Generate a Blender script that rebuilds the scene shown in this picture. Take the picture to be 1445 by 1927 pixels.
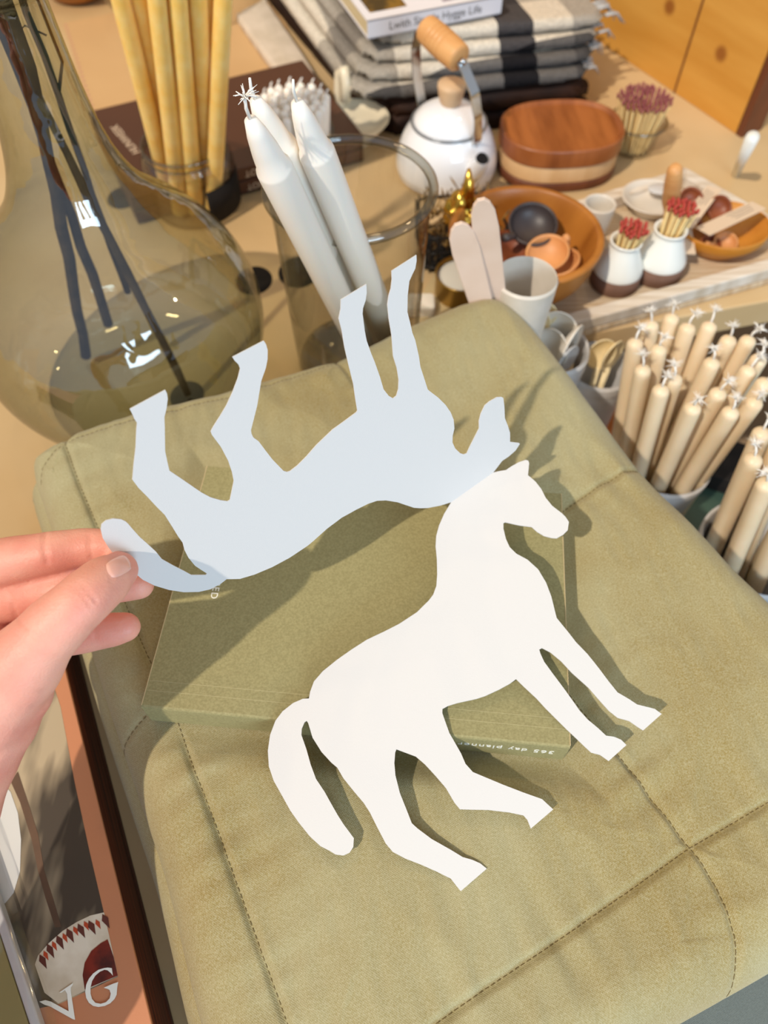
import bpy, bmesh, math, random
import numpy as np
from mathutils import Vector, Matrix, noise
from mathutils.bvhtree import BVHTree
random.seed(7)
PI = math.pi
scn = bpy.context.scene
C = scn.collection
for o in list(bpy.data.objects): bpy.data.objects.remove(o)

# ------------------------------------------------------------------ camera, world, lights
PITCH, FPX, H = math.radians(57), 1450.0, 0.48
cam = bpy.data.cameras.new('camera'); co = bpy.data.objects.new('camera', cam); C.objects.link(co)
co.location = (0, 0, H); co.rotation_euler = (PI/2 - PITCH, 0, 0)
cam.sensor_fit = 'VERTICAL'; cam.sensor_height = 36; cam.lens = FPX/1927*36
cam.clip_start = .01; cam.clip_end = 50
cam.dof.use_dof = True; cam.dof.focus_distance = .345; cam.dof.aperture_fstop = 8.0
scn.camera = co
w = bpy.data.worlds.new('world'); scn.world = w; w.use_nodes = True
wn = w.node_tree; bg = wn.nodes['Background']
tc = wn.nodes.new('ShaderNodeTexCoord'); sp = wn.nodes.new('ShaderNodeSeparateXYZ'); mr = wn.nodes.new('ShaderNodeValToRGB')
mp = wn.nodes.new('ShaderNodeMapRange'); mp.inputs[1].default_value = -1
wn.links.new(tc.outputs['Generated'], sp.inputs[0]); wn.links.new(sp.outputs['Y'], mp.inputs[0]); wn.links.new(mp.outputs[0], mr.inputs[0])
mr.color_ramp.elements[0].color = (.68, .79, .97, 1); mr.color_ramp.elements[0].position = .15   # window side, behind the camera
mr.color_ramp.elements[1].color = (.74, .62, .46, 1); mr.color_ramp.elements[1].position = .85   # warm lit shop ahead
wn.links.new(mr.outputs[0], bg.inputs[0]); bg.inputs[1].default_value = .62
SUN = Vector((.60, .62, -1.0)).normalized()
sd = bpy.data.lights.new('sun', 'SUN'); sd.energy = 2.8; sd.angle = math.radians(1.1); sd.color = (1.0, .87, .72)
so = bpy.data.objects.new('sun', sd); C.objects.link(so); so.rotation_euler = SUN.to_track_quat('-Z', 'Y').to_euler()
ad = bpy.data.lights.new('window_light', 'AREA'); ad.shape = 'RECTANGLE'; ad.size = .9; ad.size_y = .6; ad.energy = 18.5; ad.color = (.62, .82, 1)
ao = bpy.data.objects.new('window_light', ad); C.objects.link(ao); ao.location = (.8, -1.2, .75)
ao.rotation_euler = (Vector((0, .3, 0)) - ao.location).to_track_quat('-Z', 'Y').to_euler()
for i, (x, y, z) in enumerate([(-.5, 1.3, 1.6), (.1, 1.6, 1.8), (.6, 1.1, 1.5), (-.9, .7, 1.7)]):
    pd = bpy.data.lights.new('bulb', 'POINT'); pd.energy = 5; pd.color = (1, .72, .38); pd.shadow_soft_size = .04
    po = bpy.data.objects.new('bulb', pd); C.objects.link(po); po.location = (x, y, z)
scn.view_settings.view_transform = 'Standard'; scn.view_settings.look = 'None'
scn.view_settings.gamma = 1; scn.view_settings.exposure = 0.0; scn.view_settings.use_curve_mapping = False
scn.cycles.max_bounces = 12; scn.cycles.transparent_max_bounces = 24

# ------------------------------------------------------------------ picture geometry: where a sight line meets a height
SP, CP = math.sin(PITCH), math.cos(PITCH)
def ray(px, py):
    u, v = (px - 722.5)/FPX, (963.5 - py)/FPX
    return Vector((u, CP + v*SP, -SP + v*CP))
def at(px, py, z=0.0):
    d = ray(px, py); return d*((z - H)/d.z) + Vector((0, 0, H))
def dep(px, py, t): return ray(px, py)*t + Vector((0, 0, H))
def zat(B, py):                                    # height above B that is seen at row py
    v = (963.5 - py)/FPX; t = B.y/(CP + v*SP); return H + t*(-SP + v*CP)

# ------------------------------------------------------------------ materials
def lin(c): return tuple(((x/255+.055)/1.055)**2.4 if x > 10 else x/3294 for x in c) + (1,)
def mat(name, c, c2=None, rough=.6, scale=20, bump=0, bscale=200, metal=0, sss=0, stretch=(1, 1, 1), coat=0, detail=4, spec=.5, lo=.35, hi=.65, tr=0):
    m = bpy.data.materials.new(name); m.use_nodes = True; nt = m.node_tree; b = nt.nodes['Principled BSDF']
    b.inputs['Roughness'].default_value = rough; b.inputs['Metallic'].default_value = metal
    b.inputs['Specular IOR Level'].default_value = spec
    b.inputs['Coat Weight'].default_value = coat
    b.inputs['Base Color'].default_value = lin(c)
    if sss: b.inputs['Subsurface Weight'].default_value = sss; b.inputs['Subsurface Radius'].default_value = (1, .35, .2); b.inputs['Subsurface Scale'].default_value = .006
    t = nt.nodes.new('ShaderNodeTexCoord'); mpn = nt.nodes.new('ShaderNodeMapping'); mpn.inputs['Scale'].default_value = stretch
    nt.links.new(t.outputs['Object'], mpn.inputs[0])
    if c2:
        n = nt.nodes.new('ShaderNodeTexNoise'); n.inputs['Scale'].default_value = scale; n.inputs['Detail'].default_value = detail
        r = nt.nodes.new('ShaderNodeValToRGB'); r.color_ramp.elements[0].color = lin(c); r.color_ramp.elements[1].color = lin(c2)
        r.color_ramp.elements[0].position = lo; r.color_ramp.elements[1].position = hi
        nt.links.new(mpn.outputs[0], n.inputs[0]); nt.links.new(n.outputs[0], r.inputs[0]); nt.links.new(r.outputs[0], b.inputs['Base Color'])
    if bump:
        n = nt.nodes.new('ShaderNodeTexNoise'); n.inputs['Scale'].default_value = bscale; n.inputs['Detail'].default_value = 3
        bn = nt.nodes.new('ShaderNodeBump'); bn.inputs['Strength'].default_value = bump; bn.inputs['Distance'].default_value = .001
        nt.links.new(mpn.outputs[0], n.inputs[0]); nt.links.new(n.outputs[0], bn.inputs['Height']); nt.links.new(bn.outputs[0], b.inputs['Normal'])
    return m
def glass(name, tint, ior=1.5, rough=0.0, edge=(.5, .5, .45), streak=0):
    """thin-walled glass: clear face-on, absorbing and mirroring towards grazing"""
    m = bpy.data.materials.new(name); m.use_nodes = True; nt = m.node_tree
    for n in list(nt.nodes): nt.nodes.remove(n)
    out = nt.nodes.new('ShaderNodeOutputMaterial'); tr = nt.nodes.new('ShaderNodeBsdfTransparent'); gl = nt.nodes.new('ShaderNodeBsdfGlossy')
    mx = nt.nodes.new('ShaderNodeMixShader'); lf = nt.nodes.new('ShaderNodeLayerWeight'); lf.inputs[0].default_value = .5
    pw = nt.nodes.new('ShaderNodeMath'); pw.operation = 'POWER'; pw.inputs[1].default_value = 4.5; nt.links.new(lf.outputs['Facing'], pw.inputs[0])
    fr = nt.nodes.new('ShaderNodeMath'); fr.operation = 'MULTIPLY_ADD'; f0 = ((ior-1)/(ior+1))**2*1.6; fr.inputs[1].default_value = .9-f0; fr.inputs[2].default_value = f0; nt.links.new(pw.outputs[0], fr.inputs[0])
    lw = nt.nodes.new('ShaderNodeLayerWeight'); lw.inputs[0].default_value = .35
    r = nt.nodes.new('ShaderNodeMixRGB'); r.inputs[1].default_value = tuple(tint)+(1,); r.inputs[2].default_value = tuple(edge)+(1,)
    gl.inputs['Roughness'].default_value = rough
    nt.links.new(lw.outputs['Facing'], r.inputs[0]); nt.links.new(r.outputs[0], tr.inputs[0])
    nt.links.new(fr.outputs[0], mx.inputs[0]); nt.links.new(tr.outputs[0], mx.inputs[1]); nt.links.new(gl.outputs[0], mx.inputs[2])
    nt.links.new(mx.outputs[0], out.inputs[0])
    if streak:
        t = nt.nodes.new('ShaderNodeTexCoord'); n = nt.nodes.new('ShaderNodeTexNoise'); n.inputs['Scale'].default_value = 14; n.inputs['Detail'].default_value = 3
        bn = nt.nodes.new('ShaderNodeBump'); bn.inputs['Strength'].default_value = streak; bn.inputs['Distance'].default_value = .01
        nt.links.new(t.outputs['Object'], n.inputs[0]); nt.links.new(n.outputs[0], bn.inputs['Height']); nt.links.new(bn.outputs[0], gl.inputs['Normal'])
    return m
def woodmat(name, a, b_, scale=8, stretch=(1, 12, 1), rough=.5, knots=None):
    m = mat(name, a, b_, rough=rough, scale=scale, stretch=stretch, detail=6, bump=.15, bscale=40)
    return m
M = {}
M['paper'] = mat('card_paper', (209, 207, 204), rough=.75, bump=.06, bscale=1500, spec=.2)
M['quilt'] = None
M['planner'] = mat('planner_cover', (140, 133, 92), (156, 149, 106), rough=.7, scale=900, bump=.12, bscale=1200, spec=.3)
M['crease'] = mat('cover_crease', (176, 168, 126), rough=.7)
M['edge'] = mat('board_edge', (196, 176, 134), rough=.7)
M['white_ink'] = mat('white_ink', (235, 235, 225), rough=.6)
M['grey_ink'] = mat('grey_ink', (110, 105, 100), rough=.6)
M['table'] = mat('table_top', (190, 156, 106), (208, 182, 140), rough=.5, scale=5, bump=.1, bscale=60, lo=.3, hi=.7)
M['shelf'] = mat('green_shelf', (58, 82, 68), (50, 70, 60), rough=.5, scale=10)
M['black'] = mat('matte_black', (24, 21, 20), (34, 30, 28), rough=.8, scale=60, spec=.2)
M['brown_fab'] = mat('brown_velvet', (50, 28, 16), (26, 14, 9), rough=.7, scale=18, bump=.3, bscale=60, spec=.25)
M['glass'] = glass('clear_glass', (.96, .96, .94), edge=(.5, .5, .46), ior=1.7, streak=.1)
M['rimglass'] = glass('rim_glass', (.80, .80, .76), edge=(.35, .35, .31), ior=1.7)
M['olive_glass'] = glass('olive_glass', (.83, .86, .79), edge=(.42, .44, .34), ior=1.85, streak=.3)
M['yellow_wax'] = mat('beeswax', (248, 202, 104), (252, 222, 146), rough=.5, scale=55, sss=.35, bump=.1, bscale=120)
M['white_wax'] = mat('white_wax', (246, 240, 230), rough=.4, sss=.12)
M['ivory_wax'] = mat('ivory_wax', (226, 204, 168), (232, 212, 180), rough=.42, scale=30, sss=.15)
M['wick'] = mat('wick_cotton', (238, 234, 226), rough=.9)
M['enamel'] = mat('white_enamel', (236, 238, 242), rough=.08, coat=.6, spec=.6)
M['steel'] = mat('polished_steel', (205, 208, 210), rough=.12, metal=1)
M['rimsteel'] = mat('grey_rim', (130, 134, 138), rough=.3, metal=.6)
M['beech'] = mat('turned_beech', (206, 148, 88), (220, 166, 106), rough=.45, scale=20, stretch=(1, 1, 6))
M['beech_pale'] = mat('pale_beech', (205, 170, 130), (216, 184, 146), rough=.5, scale=24, stretch=(1, 1, 5))
M['walnut'] = woodmat('oval_lid_wood', (122, 64, 28), (158, 92, 46), 12, (6, 1, 1), .35)
M['walnut_dark'] = woodmat('dark_walnut', (92, 48, 26), (110, 60, 34), 12, (6, 1, 1), .5)
M['maple'] = woodmat('pale_maple', (204, 164, 116), (216, 180, 134), 12, (8, 1, 1), .5)
M['acacia'] = woodmat('acacia_bowl', (146, 86, 28), (176, 112, 44), 10, (1, 5, 1), .4)
M['amber'] = woodmat('amber_dish', (186, 118, 34), (204, 138, 52), 10, (1, 4, 1), .4)
M['darkwood'] = mat('ebony_wood', (52, 44, 44), (66, 56, 54), rough=.45, scale=30)
M['scoopwood'] = mat('scoop_wood', (204, 140, 84), (216, 156, 100), rough=.5, scale=24)
M['redwood'] = mat('reddish_wood', (128, 64, 34), (146, 80, 46), rough=.45, scale=24)
M['stone'] = mat('stoneware_glaze', (208, 200, 186), (216, 208, 196), rough=.35, scale=60)
M['greycer'] = mat('grey_white_ceramic', (196, 196, 196), (206, 204, 202), rough=.4, scale=80)
M['whitecer'] = mat('white_ceramic', (230, 232, 226), rough=.15, coat=.3)
M['brownclay'] = mat('brown_clay', (108, 78, 62), (120, 88, 72), rough=.8, scale=80)
M['creamcer'] = mat('cream_ceramic', (224, 212, 184), rough=.3)
M['match'] = mat('match_stick', (240, 212, 150), rough=.7)
M['head_pink'] = mat('match_head_pink', (140, 72, 74), rough=.8)
M['head_red'] = mat('match_head_red', (172, 62, 50), rough=.8)
M['traywood'] = woodmat('whitewashed_tray', (196, 180, 158), (222, 212, 198), 14, (1, 14, 1), .65)
M['traybase'] = woodmat('tray_slats', (186, 158, 122), (214, 196, 168), 20, (1, 20, 1), .7)
M['tag'] = mat('kraft_tag', (212, 190, 164), rough=.8)
M['pinkwood'] = mat('pale_spatula_wood', (214, 188, 168), (222, 198, 180), rough=.7, scale=30)
M['spoonwhite'] = mat('bone_white', (222, 214, 200), (230, 224, 214), rough=.45, scale=40)
M['spoonyellow'] = mat('pale_horn', (236, 216, 168), (242, 226, 186), rough=.45, scale=40)
M['brass'] = mat('polished_brass', (222, 176, 74), rough=.18, metal=1)
M['wire'] = mat('black_wire', (30, 28, 28), rough=.4, metal=.4)
M['sticks'] = mat('dark_bark', (48, 40, 32), (78, 64, 46), spec=.04, rough=.95, scale=60, bump=.5, bscale=200)
M['bookbrown'] = mat('brown_cover', (82, 46, 26), (76, 42, 24), rough=.5, scale=6)
M['pages_dark'] = mat('dark_page_edges', (150, 74, 40), (74, 32, 18), rough=.6, scale=9, stretch=(1, 1, 90), lo=.42, hi=.58)
M['copper'] = mat('copper_cover', (190, 126, 88), rough=.55, bump=.05, bscale=900)
M['pages'] = mat('paper_pages', (216, 200, 160), (196, 180, 140), rough=.8, scale=30, stretch=(1, 1, 30))
M['whitebook'] = mat('white_cover', (222, 222, 228), rough=.45)
M['kraft'] = mat('kraft_paper', (204, 166, 116), (198, 158, 108), rough=.7, scale=6)
M['orange'] = woodmat('orange_board', (196, 112, 50), (206, 124, 60), 6, (1, 8, 1))
M['oliveplan'] = mat('olive_wrapped', (150, 142, 92), rough=.6)

def quilt_mat(name, a, b_, c_):
    m = mat(name, a, b_, rough=.92, scale=9, detail=5, spec=.15, lo=.36, hi=.62); nt = m.node_tree; b = nt.nodes['Principled BSDF']
    b.inputs['Sheen Weight'].default_value = .15; b.inputs['Sheen Roughness'].default_value = .5
    t = nt.nodes.new('ShaderNodeTexCoord')
    rot = nt.nodes.new('ShaderNodeMapping'); rot.inputs['Rotation'].default_value = (0, 0, .55)
    nt.links.new(t.outputs['Object'], rot.inputs[0])
    bands = []
    for d in ('X', 'Y'):
        wv = nt.nodes.new('ShaderNodeTexWave'); wv.bands_direction = d; wv.inputs['Scale'].default_value = 430; wv.inputs['Distortion'].default_value = 2.5; wv.inputs['Detail'].default_value = 2; wv.inputs['Detail Scale'].default_value = .15
        nt.links.new(rot.outputs[0], wv.inputs[0]); bands.append(wv)
    mu = nt.nodes.new('ShaderNodeMath'); mu.operation = 'ADD'; nt.links.new(bands[0].outputs['Fac'], mu.inputs[0]); nt.links.new(bands[1].outputs['Fac'], mu.inputs[1])
    n = nt.nodes.new('ShaderNodeTexNoise'); n.inputs['Scale'].default_value = 1300; n.inputs['Detail'].default_value = 2; nt.links.new(t.outputs['Object'], n.inputs[0])
    ad_ = nt.nodes.new('ShaderNodeMath'); ad_.operation = 'MULTIPLY_ADD'; ad_.inputs[1].default_value = .35
    nt.links.new(mu.outputs[0], ad_.inputs[0]); nt.links.new(n.outputs[0], ad_.inputs[2])
    bn = nt.nodes.new('ShaderNodeBump'); bn.inputs['Strength'].default_value = .55; bn.inputs['Distance'].default_value = .0004
    nt.links.new(ad_.outputs[0], bn.inputs['Height']); nt.links.new(bn.outputs[0], b.inputs['Normal'])
    # heathered yarn: light and dark threads
    ramp = [x for x in nt.nodes if x.type == 'VALTORGB'][0]
    rr = nt.nodes.new('ShaderNodeMapRange'); rr.inputs[1].default_value = .3; rr.inputs[2].default_value = .75; rr.inputs[3].default_value = .0; rr.inputs[4].default_value = .55
    nt.links.new(n.outputs[0], rr.inputs[0])
    mx = nt.nodes.new('ShaderNodeMixRGB'); mx.inputs[2].default_value = lin(c_)
    nt.links.new(rr.outputs[0], mx.inputs[0]); nt.links.new(ramp.outputs[0], mx.inputs[1]); nt.links.new(mx.outputs[0], b.inputs['Base Color'])
    return m
M['quilt'] = quilt_mat('olive_linen', (145, 128, 76), (160, 153, 114), (190, 184, 152))
M['quilt_grey'] = quilt_mat('slate_linen', (84, 92, 90), (104, 112, 110), (120, 128, 124))
M['thread'] = mat('olive_thread', (104, 88, 52), rough=.9)

def skin_mat():
    m = mat('skin', (232, 170, 148), (220, 140, 122), rough=.48, scale=38, sss=.25, bump=.22, bscale=900, lo=.35, hi=.7, spec=.4)
    return m
M['skin'] = skin_mat()
M['nail'] = mat('nail', (240, 180, 162), rough=.24, sss=.2)

# ------------------------------------------------------------------ builders
def link(name, me, m=None, parent=None, smooth=True):
    o = bpy.data.objects.new(name, me); C.objects.link(o)
    if m: me.materials.append(m)
    if smooth:
        for p in me.polygons: p.use_smooth = True
    if parent: o.parent = parent
    return o
def obj(name, bm, m, parent=None, smooth=True, auto=None):
    bmesh.ops.recalc_face_normals(bm, faces=bm.faces)
    if auto:
        for e in bm.edges:
            if len(e.link_faces) == 2 and e.calc_face_angle(0) > math.radians(auto): e.smooth = False
    me = bpy.data.meshes.new(name); bm.to_mesh(me); bm.free()
    return link(name, me, m, parent, smooth)
def tag(o, label, cat, group=None, kind=None):
    o['label'] = label; o['category'] = cat
    if group: o['group'] = group
    if kind: o['kind'] = kind
    return o
def thing(name, loc, label, cat, group=None, rz=0):
    o = bpy.data.objects.new(name, None); C.objects.link(o); o.location = loc; o.rotation_euler = (0, 0, rz); o.empty_display_size = .01
    return tag(o, label, cat, group)
def struct(o): o['kind'] = 'structure'; return o
def lathe(bm, prof, seg=48, loc=(0, 0, 0), sy=1, mtx=None):
    rings = []
    for r, z in prof:
        if r < 1e-6: vs = [bm.verts.new((loc[0], loc[1], loc[2]+z))]
        else: vs = [bm.verts.new((loc[0]+r*math.cos(2*PI*i/seg), loc[1]+sy*r*math.sin(2*PI*i/seg), loc[2]+z)) for i in range(seg)]
        rings.append(vs)
    for a, b in zip(rings, rings[1:]):
        if len(a) == 1 and len(b) == 1: continue
        for i in range(seg):
            j = (i+1) % seg
            if len(a) == 1: bm.faces.new((a[0], b[j], b[i]))
            elif len(b) == 1: bm.faces.new((a[i], a[j], b[0]))
            else: bm.faces.new((a[i], a[j], b[j], b[i]))
    if mtx is not None: bmesh.ops.transform(bm, matrix=mtx, verts=[v for r in rings for v in r])
    return bm
def L(prof, seg=48, sy=1): return lathe(bmesh.new(), prof, seg, sy=sy)
def tube(bm, pts, rad, seg=10, cap=True, flat=None):
    pts = [Vector(p) for p in pts]; n = len(pts)
    if not hasattr(rad, '__len__'): rad = [rad]*n
    up = None; rings = []
    for i, p in enumerate(pts):
        d = (pts[min(i+1, n-1)] - pts[max(i-1, 0)]).normalized()
        if up is None: up = Vector((0, 0, 1)) if abs(d.z) < .9 else Vector((1, 0, 0))
        s = d.cross(up).normalized(); up = s.cross(d).normalized()
        k = flat if flat else 1
        rings.append([bm.verts.new(p + s*math.cos(2*PI*j/seg)*rad[i] + up*math.sin(2*PI*j/seg)*rad[i]*k) for j in range(seg)])
    for a, b in zip(rings, rings[1:]):
        for j in range(seg): bm.faces.new((a[j], a[(j+1) % seg], b[(j+1) % seg], b[j]))
    if cap: bm.faces.new(rings[0][::-1]); bm.faces.new(rings[-1])
    return bm
def box(bm, sx, sy, sz, loc=(0, 0, 0), bev=0, mtx=None):
    r = bmesh.ops.create_cube(bm, size=1); vs = r['verts']
    bmesh.ops.scale(bm, vec=(sx, sy, sz), verts=vs); 
    if bev:
        es = list({e for v in vs for e in v.link_edges})
        rr = bmesh.ops.bevel(bm, geom=es, offset=bev, segments=3, affect='EDGES', profile=.5)
        vs = list({v for v in rr['verts']} | {v for v in vs if v.is_valid})
    bmesh.ops.translate(bm, vec=loc, verts=vs)
    if mtx is not None: bmesh.ops.transform(bm, matrix=mtx, verts=vs)
    return bm
def prism(bm, pts, z0, z1, bev=0, seg=3):
    lo = [bm.verts.new((p[0], p[1], z0)) for p in pts]; hi = [bm.verts.new((p[0], p[1], z1)) for p in pts]
    n = len(pts); fs = [bm.faces.new(hi), bm.faces.new(lo[::-1])]
    for i in range(n): fs.append(bm.faces.new((lo[i], lo[(i+1) % n], hi[(i+1) % n], hi[i])))
    bmesh.ops.recalc_face_normals(bm, faces=fs)
    if bev:
        es = [e for e in fs[0].edges] + [e for e in fs[1].edges]
        bmesh.ops.bevel(bm, geom=es, offset=bev, segments=seg, affect='EDGES', profile=.5)
    return bm
def rounded(w_, d_, r, n=6):
    pts = []
    for cx, cy, a0 in ((w_/2-r, d_/2-r, 0), (-w_/2+r, d_/2-r, PI/2), (-w_/2+r, -d_/2+r, PI), (w_/2-r, -d_/2+r, 1.5*PI)):
        for i in range(n+1): a = a0 + PI/2*i/n; pts.append((cx+r*math.cos(a), cy+r*math.sin(a)))
    return pts
def text_mesh(name, s, size, m, mtx, parent, ext=.00008, space=1.0, shear=0):
    cu = bpy.data.curves.new(name, 'FONT'); cu.body = s; cu.size = size; cu.extrude = ext; cu.align_x = 'CENTER'; cu.align_y = 'CENTER'; cu.space_character = space; cu.shear = shear
    t = bpy.data.objects.new(name, cu); C.objects.link(t); dg = bpy.context.evaluated_depsgraph_get()
    me = bpy.data.meshes.new_from_object(t.evaluated_get(dg)); bpy.data.objects.remove(t); bpy.data.curves.remove(cu)
    me.transform(mtx); o = link(name, me, m, parent, smooth=False); return o
def frame(origin, xdir, up):                       # matrix: local x along xdir, local z along up
    x = Vector(xdir).normalized(); z = Vector(up); z = (z - x*z.dot(x)).normalized(); y = z.cross(x)
    m = Matrix((x, y, z)).transposed().to_4x4(); m.translation = Vector(origin); return m
def copy_tree(o, loc=None, rz=None, parent=None, label=None, mtx=None):
    c = o.copy(); C.objects.link(c)
    if parent: c.parent = parent
    if loc is not None: c.location = loc
    if rz is not None: c.rotation_euler = (0, 0, rz)
    if mtx is not None: c.matrix_world = mtx
    if label: c['label'] = label
    for ch in o.children: copy_tree(ch, parent=c)
    return c
def smoothpoly(pts, it=3):
    for _ in range(it):
        q = []
        for a, b in zip(pts, pts[1:]+pts[:1]): q += [a*.75+b*.25, a*.25+b*.75]
        pts = q
    return pts
def resample(pts, n):
    P = np.array([[p.x, p.y, p.z] for p in pts]+[list(pts[0])]); d = np.r_[0, np.cumsum(np.linalg.norm(np.diff(P, axis=0), axis=1))]
    s = np.linspace(0, d[-1], n, endpoint=False); return np.stack([np.interp(s, d, P[:, k]) for k in range(3)], 1)
def polydist(XY, line):
    best = np.full(len(XY), 9.); al = np.zeros(len(XY)); acc = 0
    for a, b in zip(line[:-1], line[1:]):
        ab = b-a; l2 = ab@ab; t = np.clip(((XY-a)@ab)/l2, 0, 1); d = np.linalg.norm(XY-(a+t[:, None]*ab), axis=1)
        m = d < best; best[m] = d[m]; al[m] = acc + t[m]*math.sqrt(l2); acc += math.sqrt(l2)
    return best, al

# ------------------------------------------------------------------ the table and the room
def flatpoly(name, pts, z0, z1, m, bev=.002):
    bm = bmesh.new(); prism(bm, [(p.x, p.y) for p in pts], z0, z1, bev); return obj(name, bm, m, smooth=False)
e1 = at(1085, 632); e2 = at(1445, 566); dr = (e2-e1); far = e1 + dr*6
edge = [at(1100, 745, .07), at(1445, 1150, .07)]; ed = edge[1]-edge[0]
tb = [e1, far, Vector((far.x+.2, 2.2, 0)), Vector((-1.2, 2.2, 0)), Vector((-1.2, -.35, 0)), edge[0]+ed*3.2, edge[0]]
tt = thing('display_table', (0, 0, 0), 'pale wooden display table top carrying all the goods', 'table')
o = flatpoly('table_top', tb, -.03, 0, M['table']); o.parent = tt
fl = struct(flatpoly('floor', [Vector((-3, -2, 0)), Vector((4, -2, 0)), Vector((4, 4, 0)), Vector((-3, 4, 0))], -.78, -.75, mat('floor_boards', (150, 128, 104), (170, 148, 120), scale=3, rough=.5)))
o = flatpoly('leg', [Vector((-.9, 1.9, 0)), Vector((-.82, 1.9, 0)), Vector((-.82, 1.98, 0)), Vector((-.9, 1.98, 0))], -.75, -.03, M['table']); o.parent = tt
for (x, y) in ((-1.1, -.3), (.1, -.3), (1.0, 1.9)):
    o = flatpoly('leg', [Vector((x, y, 0)), Vector((x+.08, y, 0)), Vector((x+.08, y+.08, 0)), Vector((x, y+.08, 0))], -.75, -.03, M['table']); o.parent = tt
# lower green ledge in front of the table on the right
ZL = -.12
st = thing('low_cabinet', (.55, .35, -.75), 'dark green cabinet top below the table edge at right', 'cabinet')
bm = bmesh.new(); q0 = at(1050, 640, ZL)
prism(bm, [(.13-.55, -.3-.35), (1.6-.55, -.3-.35), (1.6-.55, .52-.35), (.17-.55, .46-.35)], 0, .75+ZL, .003)
obj('top', bm, M['shelf'], st, smooth=False)
# vertical pine panel at the back right
a = at(1383, 252, 0); b = at(1080, 48, 0); d = (b-a).normalized(); nrm = Vector((-d.y, d.x, 0)); 
if nrm.y < 0: nrm = -nrm
def pine():
    m = mat('pine_boards', (198, 138, 52), (212, 156, 70), rough=.6, scale=5, stretch=(1, 1, 7), detail=5); nt = m.node_tree; bs = nt.nodes['Principled BSDF']
    ramp = [x for x in nt.nodes if x.type == 'VALTORGB'][0]
    t = nt.nodes.new('ShaderNodeTexCoord'); v = nt.nodes.new('ShaderNodeTexVoronoi'); v.inputs['Scale'].default_value = 21; v.inputs['Randomness'].default_value = 1
    nt.links.new(t.outputs['Object'], v.inputs[0])
    r = nt.nodes.new('ShaderNodeValToRGB'); r.color_ramp.elements[0].color = (1, 1, 1, 1); r.color_ramp.elements[0].position = .12; r.color_ramp.elements[1].color = (0, 0, 0, 1); r.color_ramp.elements[1].position = .22
    mx = nt.nodes.new('ShaderNodeMixRGB'); mx.inputs[2].default_value = lin((150, 90, 28))
    nt.links.new(v.outputs['Distance'], r.inputs[0]); nt.links.new(r.outputs[0], mx.inputs[0]); nt.links.new(ramp.outputs[0], mx.inputs[1]); nt.links.new(mx.outputs[0], bs.inputs['Base Color'])
    return m
pt = thing('pine_panel', a, 'knotty orange pine panel standing behind the goods at the back', 'panel')
bm = bmesh.new(); ln = 1.3
c4 = [Vector((0, 0, 0)), d*ln, d*ln+nrm*.03, nrm*.03]
prism(bm, [(p.x, p.y) for p in c4], 0.0, .5, .001); obj('board', bm, pine(), pt, smooth=False)
bm = bmesh.new(); g = d*.095 - nrm*.001
prism(bm, [(p.x, p.y) for p in (g, g+d*.0018, g+d*.0018+nrm*.001, g+nrm*.001)], 0, .5); obj('joint', bm, M['walnut_dark'], pt, smooth=False)
bm = bmesh.new(); g = -d*.001
prism(bm, [(p.x, p.y) for p in (g, g-d*.008, g-d*.008+nrm*.03, g+nrm*.03)], 0, .5); obj('edge_band', bm, M['walnut_dark'], pt, smooth=False)

# ------------------------------------------------------------------ olive quilt (folded layers)
back = [(50, 850), (110, 814), (180, 790), (250, 768), (330, 748), (400, 732), (500, 702), (560, 685), (640, 664), (700, 636), (780, 600), (850, 574), (905, 557), (955, 566), (1000, 600), (1060, 672), (1110, 738), (1210, 868), (1330, 1000), (1445, 1118)]
rest = [(1640, 1330), (1700, 1560), (1600, 1740), (1445, 1838), (1290, 1925), (1000, 2085), (740, 2220), (460, 2220), (374, 1927), (330, 1732), (306, 1638), (258, 1500), (200, 1327), (150, 1160), (92, 985), (62, 900)]
outline = [at(x, y, .084) for x, y in back] + [at(x, y, .066) for x, y in rest]
def pxl(pts, z=.095): return np.array([[at(x, y, z).x, at(x, y, z).y] for x, y in pts])
seams = [pxl([(118, 800), (122, 834), (135, 870), (149, 909), (165, 947), (182, 987), (236, 1136), (251, 1176), (277, 1233), (333, 1357), (357, 1427), (385, 1497), (414, 1576), (445, 1663), (480, 1760), (540, 1927), (600, 2100)]),
         pxl([(626, 655), (640, 680), (700, 770), (930, 1120), (1150, 1405), (1180, 1440), (1250, 1530), (1300, 1592), (1322, 1622), (1352, 1668), (1390, 1760), (1410, 1860), (1415, 1910)]),
         pxl([(1230, 858), (1210, 872), (1130, 915), (1060, 960), (600, 1190), (270, 1344), (245, 1363), (190, 1400)]),
         pxl([(1600, 1430), (1445, 1510), (1370, 1555), (1300, 1595), (1180, 1680), (1050, 1770), (900, 1870), (820, 1927), (650, 2050), (600, 2120)]),
         pxl([(60, 885), (72, 866), (101, 846), (122, 832), (158, 818), (216, 798), (300, 777), (450, 738), (560, 700), (640, 672)])]
PLZ = .1155
pc = [at(265, 1330, PLZ), at(1083, 1408, PLZ), at(1057, 930, PLZ), at(392, 863, PLZ)]
pcen = sum(pc, Vector())/4
def smooth_in(XY, quad, soft):
    """1 inside the quad, falling to 0 outside over soft"""
    s = np.full(len(XY), 9.)
    for a_, b_ in zip(quad, quad[1:]+quad[:1]):
        e = np.array([b_.x-a_.x, b_.y-a_.y]); e /= np.linalg.norm(e); nn = np.array([-e[1], e[0]])
        s = np.minimum(s, (XY-np.array([a_.x, a_.y]))@nn)
    return np.clip(1+s/soft, 0, 1)
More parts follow.
